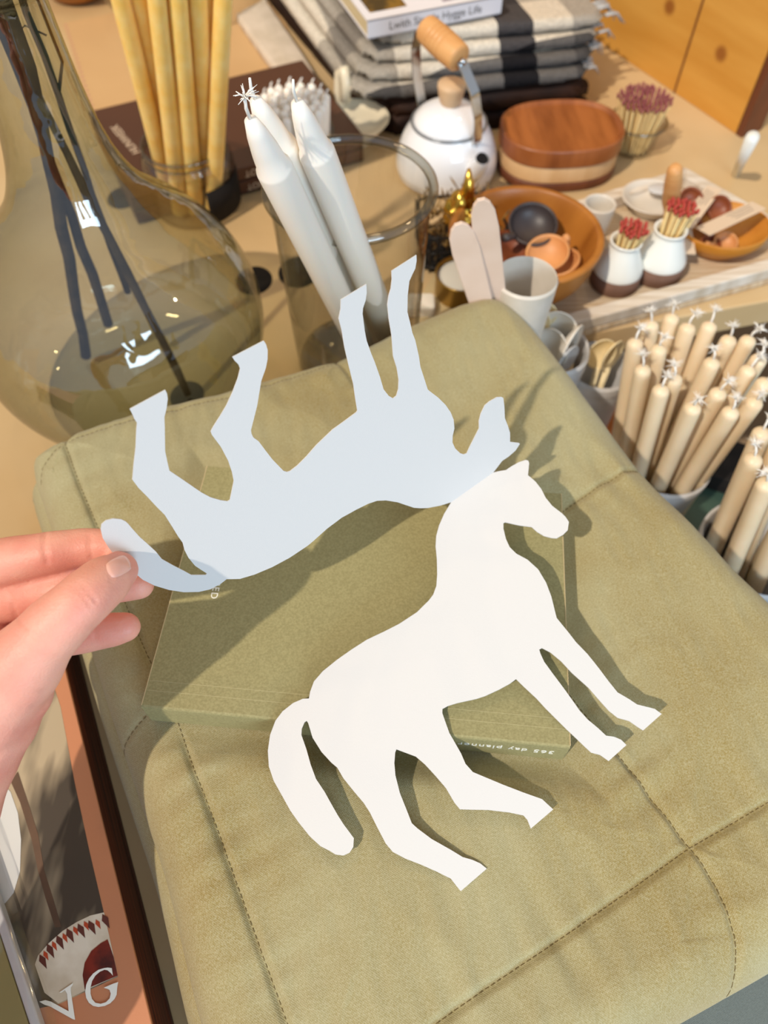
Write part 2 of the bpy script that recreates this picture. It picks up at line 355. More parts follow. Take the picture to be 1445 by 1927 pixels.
def puff_slab(name, out_pts, z0, z1, er, m, parent, NR=110, NP=900, seams=(), wr=1., dent=None, seed=0., puff=.0045):
    O = resample(smoothpoly(out_pts, 2), NP); O2 = O[:, :2]; cen = O2.mean(0)
    s = 1-(np.linspace(1, 0, NR)**1.0)*1.0
    s = np.r_[0, np.linspace(.02, .86, int(NR*.72)), np.linspace(.865, 1, int(NR*.28))]
    XY = (cen + s[1:, None, None]*(O2[None]-cen)).reshape(-1, 2); XY = np.vstack([cen[None], XY])
    loop = np.vstack([O2, O2[:1]])[::6]; loop = np.vstack([loop, O2[:1]])
    de, al = polydist(XY, loop)
    x = np.clip(de/er, 0, 1); prof = np.sqrt(np.clip(1-(1-x)**2, 0, 1))
    h = np.zeros(len(XY)); g = np.zeros(len(XY)); dmin = np.full(len(XY), 9.); als = np.zeros(len(XY))
    for k, ln_ in enumerate(seams):
        d_, a_ = polydist(XY, ln_); m_ = d_ < dmin; als[m_] = a_[m_]+k*3; dmin = np.minimum(dmin, d_)
        g = np.maximum(g, np.exp(-(d_/.0018)**2)*(.0027 if k != 4 else .0013))
    if len(seams): h += puff*(1-np.exp(-(dmin/.035)**2)) - g
    nz = np.empty(len(XY)); 
    pk = np.clip(np.exp(-dmin/.022), 0, 1)
    for i in range(len(XY)):
        X, Y = XY[i]; p = Vector((X*9+seed, Y*9, seed)); v = noise.noise(p)*.0040
        v += (1-abs(noise.noise(Vector((X*22+Y*10, Y*14-X*8, seed+5)))))*.0026
        v += noise.noise(Vector((X*150+Y*30, Y*40-X*15, seed+2)))*.0006
        if pk[i] > .06: v += noise.noise(Vector((als[i]*95, dmin[i]*16, seed+9)))*.0024*pk[i]
        nz[i] = v
    h += nz*wr
    top = z1+h
    if dent is not None:
        quad, zd = dent; k = smooth_in(XY, quad, .022); k = k*k*(3-2*k); top = top*(1-k)+np.minimum(top, zd)*k
    Z = z0+(top-z0)*prof
    co_ = np.c_[XY, Z]
    faces = []; nr = len(s)-1
    for j in range(NP): faces.append((0, 1+j, 1+(j+1) % NP))
    for r in range(nr-1):
        a0 = 1+r*NP; b0 = a0+NP
        for j in range(NP):
            k = (j+1) % NP; faces.append((a0+j, b0+j, b0+k, a0+k))
    last = 1+(nr-1)*NP
    bot = len(co_); low = np.c_[cen+(O2-cen)*.985, np.full(NP, z0)]; co_ = np.vstack([co_, low]); 
    for j in range(NP): k = (j+1) % NP; faces.append((last+j, bot+j, bot+k, last+k))
    faces.append(tuple(bot+j for j in range(NP-1, -1, -1)))
    me = bpy.data.meshes.new(name); me.from_pydata(co_.tolist(), [], faces); me.update()
    return link(name, me, m, parent)
cz = sum(outline, Vector())/len(outline)
def grow(pts, k, dx=0, dy=0):
    q = []
    for p in pts:
        v = Vector((p.x-cz.x, p.y-cz.y, 0)); q.append(Vector((p.x, p.y, p.z)) + v.normalized()*k + Vector((dx, dy, 0)))
    return q
qt = thing('quilt', (0, 0, 0), 'folded olive green stitched quilt under the planner and card', 'quilt')
top = puff_slab('top_fold', outline, .058, .0945, .030, M['quilt'], qt, seams=seams, dent=(pc, .0925), NR=260, NP=1100)
bv = BVHTree.FromPolygons([v.co for v in top.data.vertices], [p.vertices for p in top.data.polygons if len(p.vertices) < 9])
lay = [p for p in outline]
puff_slab('middle_fold', grow(outline, -.001, -.010, -.005), .030, .064, .017, M['quilt'], qt, seed=3, wr=.8, NR=90, NP=700)
puff_slab('bottom_fold', grow(outline, -.001, -.008, -.003), .0185, .036, .011, M['quilt'], qt, seed=6, wr=.5, NR=60, NP=600)
# running stitches lying in the grooves
def zq(x, y):
    h_ = bv.ray_cast(Vector((x, y, .3)), Vector((0, 0, -1))); return h_[0].z if h_[0] else None
bm = bmesh.new()
for ln_ in seams:
    P = [Vector((p[0], p[1], 0)) for p in ln_]; acc = []
    for a_, b_ in zip(P, P[1:]):
        n = max(1, int((b_-a_).length/.0006))
        for i in range(n): acc.append(a_.lerp(b_, i/n))
    i = 0
    while i+4 < len(acc):
        q = []
        for j in (0, 1, 2, 3, 4):
            z = zq(acc[i+j].x, acc[i+j].y)
            if z is None or z < .06: q = None; break
            q.append(Vector((acc[i+j].x, acc[i+j].y, z+(.0001 if 0 < j < 4 else -.0003))))
        if q: tube(bm, q, .00022, 5)
        i += 5
obj('stitching', bm, M['thread'], qt)
gq = thing('grey_quilt', (0, 0, 0), 'slate grey folded quilt peeking out under the olive quilt', 'quilt')
puff_slab('fold', grow(outline, -.004, .024, -.030), 0.0005, .0160, .008, M['quilt_grey'], gq, seed=9, wr=.3, NR=50, NP=500)

# ------------------------------------------------------------------ planner
def lerp(a_, b_, t): return a_ + (b_-a_)*t
pl = thing('planner', (pcen.x, pcen.y, .0935), 'thick olive green day planner lying on the quilt', 'book')
ex = (pc[1]-pc[0]).normalized(); ey = Vector((-ex.y, ex.x, 0)); Wp = .2065; Dp = .1455
PM = frame((pc[0].x, pc[0].y, 0), ex, (0, 0, 1)); PM.translation -= Vector((pcen.x, pcen.y, 0))
TH = .0218; zb = .0
def pbox(bm, x0, x1, y0, y1, z0, z1, bev=0):
    return box(bm, x1-x0, y1-y0, z1-z0, ((x0+x1)/2, (y0+y1)/2, (z0+z1)/2), bev, PM)
bm = bmesh.new(); pbox(bm, .002, Wp-.002, .003, Dp-.002, .002, TH-.0016); obj('pages', bm, M['pages'], pl, smooth=False)
bm = bmesh.new(); pr = [(0, .0005), (.0, TH-.0022)]
# wrap-round cover: section with rounded spine corners swept along x
sec = [(Dp, TH), (.0012, TH), (.0003, TH-.0004), (0, TH-.0013), (0, .0015), (.0008, .0004), (.0025, 0), (Dp, 0), (Dp, .0012), (.003, .0012), (.0013, .0024), (.0013, TH-.0026), (.0026, TH-.0012), (Dp, TH-.0012)]
for x in (0, Wp): pass
A = [bm.verts.new(PM @ Vector((0, y, z))) for y, z in sec]; B = [bm.verts.new(PM @ Vector((Wp, y, z))) for y, z in sec]
n = len(sec)
for i in range(n): bm.faces.new((A[i], A[(i+1) % n], B[(i+1) % n], B[i]))
bm.faces.new(A); bm.faces.new(B[::-1]); obj('cover', bm, M['planner'], pl, smooth=False)
bm = bmesh.new()
for y in (.0085, .0135): pbox(bm, .0004, Wp-.0004, y, y+.00022, TH-.00005, TH+.00008)
obj('crease', bm, M['crease'], pl, smooth=False)
bm = bmesh.new()
bm.free()
for xx in (-.00015, Wp-.00025):
    bm = bmesh.new(); pbox(bm, xx, xx+.0004, .001, Dp, TH-.0006, TH+.00015); obj('board_edge', bm, M['edge'], pl, smooth=False)
# spine lettering, upside down seen from here
sx = (at(1005, 1412, .11)-at(265, 1330, .11)).length
mt = PM @ Matrix.Translation((.1775, -.0001, TH*.56)) @ Matrix.Rotation(PI/2, 4, 'X') @ Matrix.Rotation(PI, 4, 'Z')
text_mesh('spine_lettering', '365 day planner', .0062, M['white_ink'], mt, pl, space=1.15)
q = PM.inverted() @ (at(405, 1110, PLZ)-Vector((pcen.x, pcen.y, 0)))
mt = PM @ Matrix.Translation((q.x, q.y, TH+.0001)) @ Matrix.Rotation(-PI/2, 4, 'Z')
text_mesh('cover_lettering', 'PED', .0052, M['white_ink'], mt, pl, space=1.25)

# ------------------------------------------------------------------ folded horse card
LOW = [(848.6,945.4),(835.6,967),(826,989),(820.7,1008.5),(819.6,1028),(822,1053),(822.6,1080.5),(821,1102.6),(815,1119),(806.7,1130),(784.5,1152),(751,1174),(723.6,1188),(690.4,1203.7),(662.7,1221.4),(635,1240.8),(607.4,1263),(590.7,1282.3),(583.5,1301.7),(581.3,1314.4),(569.7,1315),(551.4,1323),(531.5,1338.7),(518.2,1356.3),(508.2,1382.9),(503.9,1412.8),(505.9,1442.7),(514.9,1469.2),(529.8,1495.8),(546.4,1525.7),(563,1549),(583,1573.9),(602.9,1592.2),(619.5,1600.5),(631.2,1607.8),(646,1609.8),(657.7,1604.5),(664.7,1593.8),(665.7,1577.2),(656,1564),(646,1550.6),(634.5,1532.4),(621.2,1509),(611.2,1490.8),(594.6,1465.9),(584.7,1439.3),(576.3,1409.4),(567,1382.9),(567.7,1371.2),(573,1359),(577,1356.3),(579.7,1360.3),(588,1387.8),(604.6,1414.4),(622.9,1434.4),(634.5,1444.3),(646,1464.3),(666,1489.2),(684.3,1510.8),(696,1529),(709.2,1555.6),(725.8,1587.2),(739,1603),(762.4,1615.4),(792.3,1627),(822.2,1640.3),(842,1650.3),(848,1653),(858.7,1666.9),(867,1676.9),(915.9,1634.7),(903.6,1624.7),(888.6,1618),(870.4,1612.8),(848.8,1599.5),(812.2,1578.9),(785.6,1559),(774.7,1549),(765.7,1525.7),(752.4,1492.5),(744,1459.3),(742,1436),(743.5,1416),(745.8,1409.8),(762.4,1416),(782.3,1423.4),(799,1437.7),(818.9,1459.3),(838.8,1482.5),(855.4,1510.8),(865.4,1522.7),(885.3,1523.4),(918.5,1524),(958.4,1528.7),(985,1534.3),(992.2,1542.6),(998.8,1559.2),(1040.9,1523.2),(1019.9,1503.8),(983.9,1491),(945,1476),(889.8,1452.9),(875.9,1437.4),(867.6,1418),(845.4,1379.2),(832.2,1342),(832.5,1333.9),(843,1328.2),(859.7,1323),(896.3,1315),(912.9,1309.6),(939.5,1297.3),(959.4,1286.4),(971,1277.7),(986,1292.4),(1009.2,1314),(1025.8,1332.2),(1045.8,1352.2),(1065.7,1372),(1079,1384.4),(1098.9,1403.7),(1112.2,1416),(1128.8,1420.3),(1145.4,1431.9),(1178.7,1402),(1168.7,1392),(1155.4,1386.4),(1140.5,1384.4),(1125.5,1370.4),(1105.6,1353.8),(1090.6,1337.2),(1079,1320.6),(1062.4,1297.3),(1042.5,1270.8),(1024.2,1245.8),(1016.5,1229.2),(1014.6,1222),(1019.9,1219.3),(1035.8,1227.6),(1055.7,1244.2),(1075.7,1265.8),(1092.3,1280.7),(1107.2,1294),(1128.8,1318.9),(1145.4,1337.2),(1162,1350.5),(1183.7,1356.5),(1198.6,1367),(1210.2,1374.4),(1245,1343.5),(1231.8,1333.9),(1211.9,1328.9),(1198.6,1325.6),(1183.7,1315.6),(1162,1303),(1145.4,1282.4),(1125.5,1255.8),(1105.6,1230.9),(1084,1208.6),(1069,1189.4),(1047.4,1162.8),(1044,1149.5),(1037.5,1122.9),(1027.5,1096.3),(1012.6,1071.4),(992.6,1053.2),(971.3,1041.7),(958.8,1029.3),(951.9,1014),(947.2,994.7),(947.2,984.2),(950.5,982.5),(976.8,988.3),(1000.3,991.4),(1010,1000.2),(1023.9,1008.5),(1037.7,1012),(1047.4,1012.7),(1059.9,1005.7),(1068.2,997.4),(1070.4,982.2),(1064,972.5),(1057,965.6),(1039,951.8),(1026.6,936.5),(1018.3,920),(1007.3,906),(993.4,894.2),(995.6,871.5),(994,866.8),(989.3,865.4),(976.8,869.5),(963,877),(951.9,884.5),(940.8,886.2),(928.4,889)]
UPP = [(928.4,889),(945,867.3),(957.4,859),(969.9,848),(978.2,835.5),(976.3,833.6),(959.7,831.6),(959.7,814.7),(956,802.3),(950,787),(949,765),(947.2,749),(943.6,747),(935.3,747.5),(921.5,755.2),(912.6,762.7),(904.8,778.8),(901.2,792.6),(901.5,806.4),(891,827.2),(884,841),(878.5,853),(873,855.2),(866,853),(856.4,843.8),(851.4,832.7),(851.7,820.3),(855,806.4),(853.6,789.8),(848,776),(838.4,762),(824.6,748.3),(807.6,735.4),(804.8,732.7),(791,689.8),(788.2,670.4),(781.3,640),(775.8,626),(771.6,606.7),(766.6,587.3),(767,556.9),(770.2,529.2),(775.8,516.7),(781.3,505.7),(784,490.4),(783.5,480),(737,509.8),(737.6,526.4),(735.6,543),(731.5,556.9),(729,573.5),(731.5,598.4),(737,631.6),(739.8,670.4),(746.7,692.5),(750.3,714.7),(749.5,732.7),(745.9,745),(739.8,749.8),(731.5,745),(721.8,732.7),(714.9,709),(705.2,681.5),(698.3,664.8),(690,641.3),(686.4,623.3),(682.2,590),(683,580.4),(688,565),(690,551.3),(689.4,534.7),(641.5,563.8),(641,581.8),(637.4,599.8),(642.9,620.6),(648.4,653.8),(655.4,684.2),(665,723),(669.2,753.4),(672.5,772.8),(670.6,776),(645.7,794.4),(626.4,808.2),(595.9,837.3),(576.5,859.4),(560,876),(546,886.6),(540.6,888.2),(533.6,886.3),(512.9,865),(499,847),(486.6,830.4),(476.9,823.5),(473.3,816.5),(472.2,809.6),(483.8,764),(491.6,716.9),(500.4,692),(503.5,675.4),(503.7,658.8),(500.4,647.7),(496.3,641.3),(437.3,672),(441.5,678.7),(449.2,686.4),(452,694.2),(447.8,711.4),(438,737.6),(425.7,764),(413.2,784.7),(400.8,804),(396.6,812.4),(399.4,819.3),(416,841.5),(429.8,867.8),(436.7,888.5),(440,905),(436.7,921.7),(432.6,941),(428.4,943.3),(415.3,941.5),(396,935.9),(379.3,927),(360,913.8),(337.8,898.5),(319,886),(315.6,872.2),(310.7,848.7),(310,803),(309.3,785),(313.7,767),(315.6,750.4),(314.3,740.8),(311,733.8),(244.2,769.8),(249.2,779.5),(253.4,789.2),(258,796),(256.7,808.6),(255.3,841.8),(251.4,875),(249.2,902.7),(260.3,917.9),(276.9,934.5),(293.5,952.5),(310,969),(324,991.3),(335,1009.3),(343.9,1021.7),(347.5,1035.6),(354.4,1049.4),(366.8,1064.6),(379.3,1073),(389.5,1079.3),(387,1082),(360,1082),(346,1074.3),(326.7,1064.6),(304.6,1052.2),(293.5,1038.3),(276.9,1023),(263,1010.7),(249.2,995.4),(242.3,987),(236.7,981.6),(228.4,977.4),(213.2,976),(199.4,979.4),(191,987),(189.7,996.8),(193.8,1013.4),(204.9,1031.4),(216,1045),(232,1062),(252,1077),(268.6,1091),(290.7,1102),(318.4,1110.3),(346,1114.5),(373.8,1114),(396,1109),(415.3,1098.7),(426.4,1090),(451.3,1089.5),(479,1081.3),(512,1067.4),(545.4,1049.4),(578.6,1027.3),(589,1018.6),(615.3,995),(643,974.3),(670.7,959),(692.8,948),(709.4,942.5),(726,941.7),(748.2,945.3),(778.6,955.5),(791.3,956.5),(805,956),(827.3,951.8),(848.6,945.4)]
# gently bent lower leaf: a quadratic sheet through known heights (nose lifted by the fold, hooves resting)
anc = [((1067,1000),.143),((993,866),.150),((948,985),.141),((1223,1358),.1125),((1160,1415),.1125),((1075,1380),.1190),((1050,1350),.1205),((540,1335),.1195),((590,1330),.1205),((620,1345),.1200),((850,1395),.1185),((1017,1220),.1265),((972,1278),.1235),((832,1338),.1195),((1020,1540),.106),((865,1522),.110),((745,1412),.1165),((890,1655),.103),((742,1605),.1055),((583,1315),.1215),((575,1357),.1180),((640,1608),.1035),((890,915),.1495),((700,1250),.1225),((820,1050),.1335)]
AA, bb = [], []
for (x, y), z in anc:
    p = at(x, y, z); AA.append([1, p.x, p.y, p.x**2, p.x*p.y, p.y**2]); bb.append(z)
qc = np.linalg.lstsq(np.array(AA), np.array(bb), rcond=None)[0]
def zl(x, y): return float(qc@np.array([1, x, y, x*x, x*y, y*y]))
def at_low(px, py):
    z = .12
    for _ in range(30): p = at(px, py, z); z = .5*z+.5*zl(p.x, p.y)
    return at(px, py, z)
F1, F2 = at_low(*LOW[0]), at_low(*LOW[-1]); T3 = dep(195, 1000, .303)
n2 = (F2-F1).cross(T3-F1).normalized()
if n2.dot(Vector((0, 0, H))-F1) < 0: n2 = -n2
def at_up(px, py):
    d_ = ray(px, py); t = (F1-Vector((0, 0, H))).dot(n2)/d_.dot(n2); return d_*t+Vector((0, 0, H))
def leaf(name, P3, surf, thick, parent, label):
    """sheet of paper: 2-D outline in its own plane, diced so it can bend, then thickened"""
    bm = bmesh.new(); vs = [bm.verts.new(surf[0](p)) for p in P3]; f_ = bm.faces.new(vs); f_.normal_update()
    bmesh.ops.triangulate(bm, faces=bm.faces)
    for ax in (0, 1):
        cs = [v.co[ax] for v in bm.verts]; a_, b_ = min(cs), max(cs); k = int((b_-a_)/.006)
        for i in range(1, k):
            no = Vector((0, 0, 0)); no[ax] = 1; c_ = Vector((0, 0, 0)); c_[ax] = a_+(b_-a_)*i/k
            bmesh.ops.bisect_plane(bm, geom=bm.verts[:]+bm.edges[:]+bm.faces[:], plane_co=c_, plane_no=no, dist=1e-6)
    for v in bm.verts: v.co = surf[1](v.co)
    r = bmesh.ops.extrude_face_region(bm, geom=bm.faces[:]); 
    for v in r['geom']:
        if isinstance(v, bmesh.types.BMVert): v.co += surf[2]*thick
    o = obj(name, bm, M['paper'], parent, smooth=False); o['label'] = label; return o
cd = thing('horse_card', (F1.x, F1.y, F1.z), 'white folded card of two cut out horses joined at the neck', 'card')
off = Vector(cd.location)
lo3 = [at_low(*p) for p in LOW]
leaf('horse_cutout', lo3, (lambda p: Vector((p.x, p.y, 0)), lambda c: Vector((c.x, c.y, zl(c.x, c.y)))-off, Vector((0, 0, -1))), .00045, cd, 'cut out horse lying on the planner')
ux = (F2-F1).normalized(); uy = n2.cross(ux)
up3 = [at_up(*p) for p in UPP]
leaf('horse_cutout', up3, (lambda p: Vector(((p-F1).dot(ux), (p-F1).dot(uy), 0)), lambda c: ux*c.x+uy*c.y, -n2), .00045, cd, 'upside down horse held up by its tail')

# ------------------------------------------------------------------ hand
def hand():
    bm = bmesh.new()
    def chain(pts, seg=20):
        P = [dep(x, y, t) for x, y, t, r in pts]; R = [r for *_, r in pts]; P2, R2 = [], []
        n = len(P)
        for i in range(n-1):                      # Catmull-Rom
            p0, p1, p2, p3 = P[max(i-1, 0)], P[i], P[i+1], P[min(i+2, n-1)]
            for k in range(8):
                u = k/8; P2.append(.5*((2*p1)+(p2-p0)*u+(2*p0-5*p1+4*p2-p3)*u*u+(-p0+3*p1-3*p2+p3)*u**3)); R2.append(R[i]+(R[i+1]-R[i])*(u*u*(3-2*u)))
        P2.append(P[-1]); R2.append(R[-1])
        # hemispherical end
        d_ = (P2[-1]-P2[-2]).normalized(); e = P2[-1]; r = R2[-1]
        for k in range(1, 7): a_ = k/6*PI/2*.97; P2.append(e+d_*r*math.sin(a_)); R2.append(r*math.cos(a_))
        d_ = (P2[0]-P2[1]).normalized(); e = P2[0]; r = R2[0]
        for k in range(1, 5): a_ = k/4*PI/2*.97; P2.insert(0, e+d_*r*math.sin(a_)); R2.insert(0, r*math.cos(a_))
        tube(bm, P2, R2, seg)
    def tcard(x, y): return (at_up(x, y)-Vector((0, 0, H))).dot(Vector((0, CP, -SP)))
    tt_ = [tcard(235, 1066), tcard(226, 1024), tcard(262, 1098)]
    # thumb (in front of the card)
    chain([(-30, 1330, .302, .0200), (32, 1262, .2965, .0160), (92, 1190, .2915, .0122), (150, 1135, .2905, .0108), (192, 1098, (tt_[0]-.0108+.2905)/2, .0103), (224, 1073, tt_[0]-.0080, .0078)])
    # index finger (behind the card)
    chain([(-150, 1110, .335, .0128), (-70, 1074, .328, .0118), (10, 1057, .321, .0102), (85, 1042, .317, .0090), (150, 1030, tt_[1]+.0085, .0080), (200, 1026, tt_[1]+.0082, .0070), (218, 1027, tt_[1]+.0076, .0060)])
    # middle finger
    chain([(-150, 1170, .345, .0125), (-40, 1138, .336, .0112), (60, 1116, .329, .0102), (140, 1106, .326, .0094), (215, 1102, tt_[2]+.0085, .0078), (262, 1100, tt_[2]+.0075, .0066)])
    # ring finger
    chain([(-140, 1260, .350, .0120), (-30, 1232, .344, .0110), (60, 1208, .338, .0094), (140, 1196, .334, .0086), (205, 1186, .331, .0076), (236, 1180, .330, .0066)])
    # little finger, folded behind the palm
    chain([(-140, 1340, .352, .0110), (-60, 1310, .348, .0095), (10, 1275, .345, .0075), (60, 1262, .343, .0064)])
    # palm, thenar and wrist, forearm
    chain([(-150, 1110, .338, .016), (-140, 1250, .338, .022), (-110, 1400, .332, .026), (-150, 1560, .320, .028)])
    chain([(20, 1300, .3045, .0165), (-25, 1345, .308, .0210), (-85, 1425, .312, .0245), (-135, 1540, .312, .0265), (-175, 1760, .305, .029), (-230, 2080, .290, .034)])
    chain([(-140, 1160, .336, .017), (-75, 1250, .326, .022), (-70, 1340, .318, .024)])
    me = bpy.data.meshes.new('hand_raw'); bm.to_mesh(me); bm.free()
    o = bpy.data.objects.new('hand', me); C.objects.link(o)
    md = o.modifiers.new('r', 'REMESH'); md.mode = 'VOXEL'; md.voxel_size = .00115; md.adaptivity = 0
    sm = o.modifiers.new('s', 'SMOOTH'); sm.factor = .5; sm.iterations = 14
    dg = bpy.context.evaluated_depsgraph_get(); me2 = bpy.data.meshes.new_from_object(o.evaluated_get(dg)); bpy.data.objects.remove(o)
    co_ = np.empty(len(me2.vertices)*3); me2.vertices.foreach_get('co', co_); co_ = co_.reshape(-1, 3)
    no = np.empty(len(me2.vertices)*3); me2.vertices.foreach_get('normal', no); no = no.reshape(-1, 3)
    fw = np.array([0, CP, -SP]); upv = np.array([0, SP, CP]); rel = co_-np.array([0, 0, H]); dz = rel@fw
    px = 722.5+FPX*rel[:, 0]/dz; py = 963.5-FPX*(rel@upv)/dz; PX = np.c_[px, py]
    facing = np.clip(-(no*rel).sum(1)/np.linalg.norm(rel, axis=1)*2, 0, 1)
    creases = [([(84, 1004), (82, 1030), (88, 1060)], 4, .0009, (0, 1)), ([(168, 1008), (172, 1050)], 3, .0008, (0, 1)), ([(142, 1106), (155, 1122), (170, 1140)], 2.6, .0006, (0, 1)), ([(150, 1098), (163, 1113), (180, 1133)], 2.4, .0006, (0, 1)),
               ([(134, 1116), (146, 1130), (158, 1148)], 2.4, .00025, (0, 1)), ([(75, 1300), (95, 1296), (112, 1290)], 2.5, .0004, (0, 1)), ([(60, 1330), (85, 1322), (104, 1312)], 2.5, .0003, (0, 1)), ([(20, 1120), (30, 1160), (48, 1185)], 4, .0006, (0, 1)),
               ([(176, 1178), (180, 1200)], 3, .0004, (0, 1)), ([(208, 1090), (216, 1100), (228, 1104)], 3, .0002, (0, 1))]
    for ln_, wd, dp, _ in creases:
        d_, _a = polydist(PX, np.array(ln_, float)); co_ -= no*(np.exp(-(d_/wd)**2)*dp*facing)[:, None]
    me2.vertices.foreach_set('co', co_.ravel()); me2.update()
    h = link('hand', me2, M['skin'])
    tag(h, 'left hand pinching the card by a horse tail, fingers curled', 'hand')
    # thumb nail
    bvh = BVHTree.FromPolygons([v.co for v in me2.vertices], [p.vertices for p in me2.polygons])
    c0 = np.array([223., 1066.]); dx = np.array([.89, -.45]); dy = np.array([.45, .89]); bm = bmesh.new(); grid = []
    for i in range(13):
        row = []
        for j in range(11):
            u, v = i/12*2-1, j/10*2-1
            hw = 19*math.sqrt(max(0, 1-.42*u*u*abs(u)))
            p = c0+dx*u*25*(1-.20*v*v)+dy*v*hw
            hit = bvh.ray_cast(Vector((0, 0, H)), ray(*p).normalized())
            if hit[0] is None: hit = (dep(p[0], p[1], .29), Vector((0, 0, 1)))
            row.append(bm.verts.new(hit[0]+hit[1]*(.00055-.00085*max(abs(u), abs(v))**8)))
        grid.append(row)
    for i in range(12):
        for j in range(10): bm.faces.new((grid[i][j], grid[i+1][j], grid[i+1][j+1], grid[i][j+1]))
    n_ = obj('thumbnail', bm, M['nail'], h); n_['label'] = 'short unpainted thumb nail'
hand()
#---PART2---
# ------------------------------------------------------------------ shared small goods
UP = Vector((0, 0, 1))
def aim(base, tip):                                 # local +Z from base towards tip
    d_ = (Vector(tip)-Vector(base)).normalized(); q_ = UP.rotation_difference(d_); m_ = q_.to_matrix().to_4x4(); m_.translation = base; return m_
def tip_on_ray(px, py, base, Lc, far=False):
    d_ = ray(px, py); o_ = Vector((0, 0, H))-base; a_ = d_.dot(d_); b_ = 2*d_.dot(o_); c_ = o_.dot(o_)-Lc*Lc; D = b_*b_-4*a_*c_
    t = -b_/(2*a_) if D < 0 else ((-b_+math.sqrt(D))/(2*a_) if far else (-b_-math.sqrt(D))/(2*a_))
    return Vector((0, 0, H))+d_*t
def segclose(p1, q1, p2, q2):
    d1, d2, r_ = q1-p1, q2-p2, p1-p2; a_, e_, f_ = d1.dot(d1), d2.dot(d2), d2.dot(r_); c_, b_ = d1.dot(r_), d1.dot(d2); dn = a_*e_-b_*b_
    s_ = min(1, max(0, (b_*f_-c_*e_)/dn)) if dn > 1e-12 else 0
    t = (b_*s_+f_)/e_
    if t < 0: t = 0; s_ = min(1, max(0, -c_/a_))
    elif t > 1: t = 1; s_ = min(1, max(0, (b_-c_)/a_))
    return s_, t
def relax(segs, r, Ls, it=160, cen=None, Rin=None):
    segs = [[Vector(a), Vector(b)] for a, b in segs]
    org = [[a.copy(), b.copy()] for a, b in segs]
    for _ in range(it):
        for S, O_ in zip(segs, org): S[0] += (O_[0]-S[0])*.02; S[1] += (O_[1]-S[1])*.05
        for i in range(len(segs)):
            for j in range(i):
                A, B_ = segs[i], segs[j]; s_, t = segclose(A[0], A[1], B_[0], B_[1]); dv = A[0].lerp(A[1], s_)-B_[0].lerp(B_[1], t); d_ = dv.length
                if d_ < 2*r:
                    n_ = dv/d_ if d_ > 1e-6 else Vector((1, 0, 0)); push = n_*(2*r-d_)*.3
                    A[0] += push*(1.2-s_); A[1] += push*(.2+s_); B_[0] -= push*(1.2-t); B_[1] -= push*(.2+t)
        for S, L_, z in zip(segs, Ls, [q[0].z for q in segs]):
            S[0].z = segs0z
            if cen is not None:
                o_ = S[0]-cen; o_.z = 0
                if o_.length > Rin: S[0] -= o_*(1-Rin/o_.length)
            S[1] = S[0]+(S[1]-S[0]).normalized()*L_
    return segs
segs0z = 0.
def taper(name, Lc, r, m, label, cat='candle', group=None, style='round', fray=True, rtop=None):
    bm = bmesh.new(); rt = rtop or r*.86
    if style == 'round': prof = [(0, 0), (r*.9, 0), (r, .001), (rt, Lc-.006), (rt*.96, Lc-.0038), (rt*.8, Lc-.002), (rt*.45, Lc-.0008), (rt*.2, Lc), (0, Lc)]
    else: prof = [(0, 0), (r*.9, 0), (r, .001), (r, Lc-.036), (r*.97, Lc-.034), (r*.84, Lc-.032), (r*.74, Lc-.022), (r*.55, Lc-.010), (r*.32, Lc-.001), (0, Lc)]
    lathe(bm, prof, 20); o = obj(name, bm, m); tag(o, label, cat, group)
    bm = bmesh.new(); rr = random.Random(int(Lc*1e4)+int(r*1e5)); wl = .011 if style == 'round' else .016
    if name == 'thin_candle': wl = .006
    tube(bm, [(0, 0, Lc-.001), (.0006, 0, Lc+wl*.4), (.0022, .0006, Lc+wl*.75)], [.0009, .0009, .0007], 6)
    if fray:
        for k in range(34):
            a_ = rr.random()*2*PI; s_ = .3+rr.random()*1.0; u_ = rr.random(); p0 = Vector((.0022, .0006, Lc+wl*.72))
            p1 = p0+Vector((math.cos(a_)*.0020*s_+.0008, math.sin(a_)*.0020*s_, .0012+.0024*u_)); p2 = p1+Vector((math.cos(a_+rr.uniform(-.7, .7))*.0030*s_+.0006, math.sin(a_+rr.uniform(-.7, .7))*.0030*s_, .0030*u_-.0012))
            tube(bm, [p0, p1, p2], [.00036, .0003, .00016], 4)
    obj('wick', bm, M['wick'], o); return o
def vessel(name, part, B, prof, m, label, cat, group=None, seg=64, sy=1, rz=0, rim=None):
    t = thing(name, B, label, cat, group, rz); obj(part, L(prof, seg, sy), m, t)
    if rim:
        bm = bmesh.new(); R, z, r_ = rim
        pts = [(R+r_*math.cos(a_), z+r_*math.sin(a_)) for a_ in [2*PI*i/12 for i in range(13)]]
        lathe(bm, pts, seg, sy=sy); obj('rim', bm, M['rimglass'], t)
    return t

# knots in the table top
for k, (x, y, r) in enumerate([(478, 528, .017), (562, 512, .019), (232, 372, .016), (352, 745, .014)]):
    p = at(x, y); bm = bmesh.new(); lathe(bm, [(r, 0), (r*.98, .0004), (0, .0004)], 28, sy=1.15); o = obj('knot', bm, M['black'], tt); o.location = (p.x, p.y, .0001)

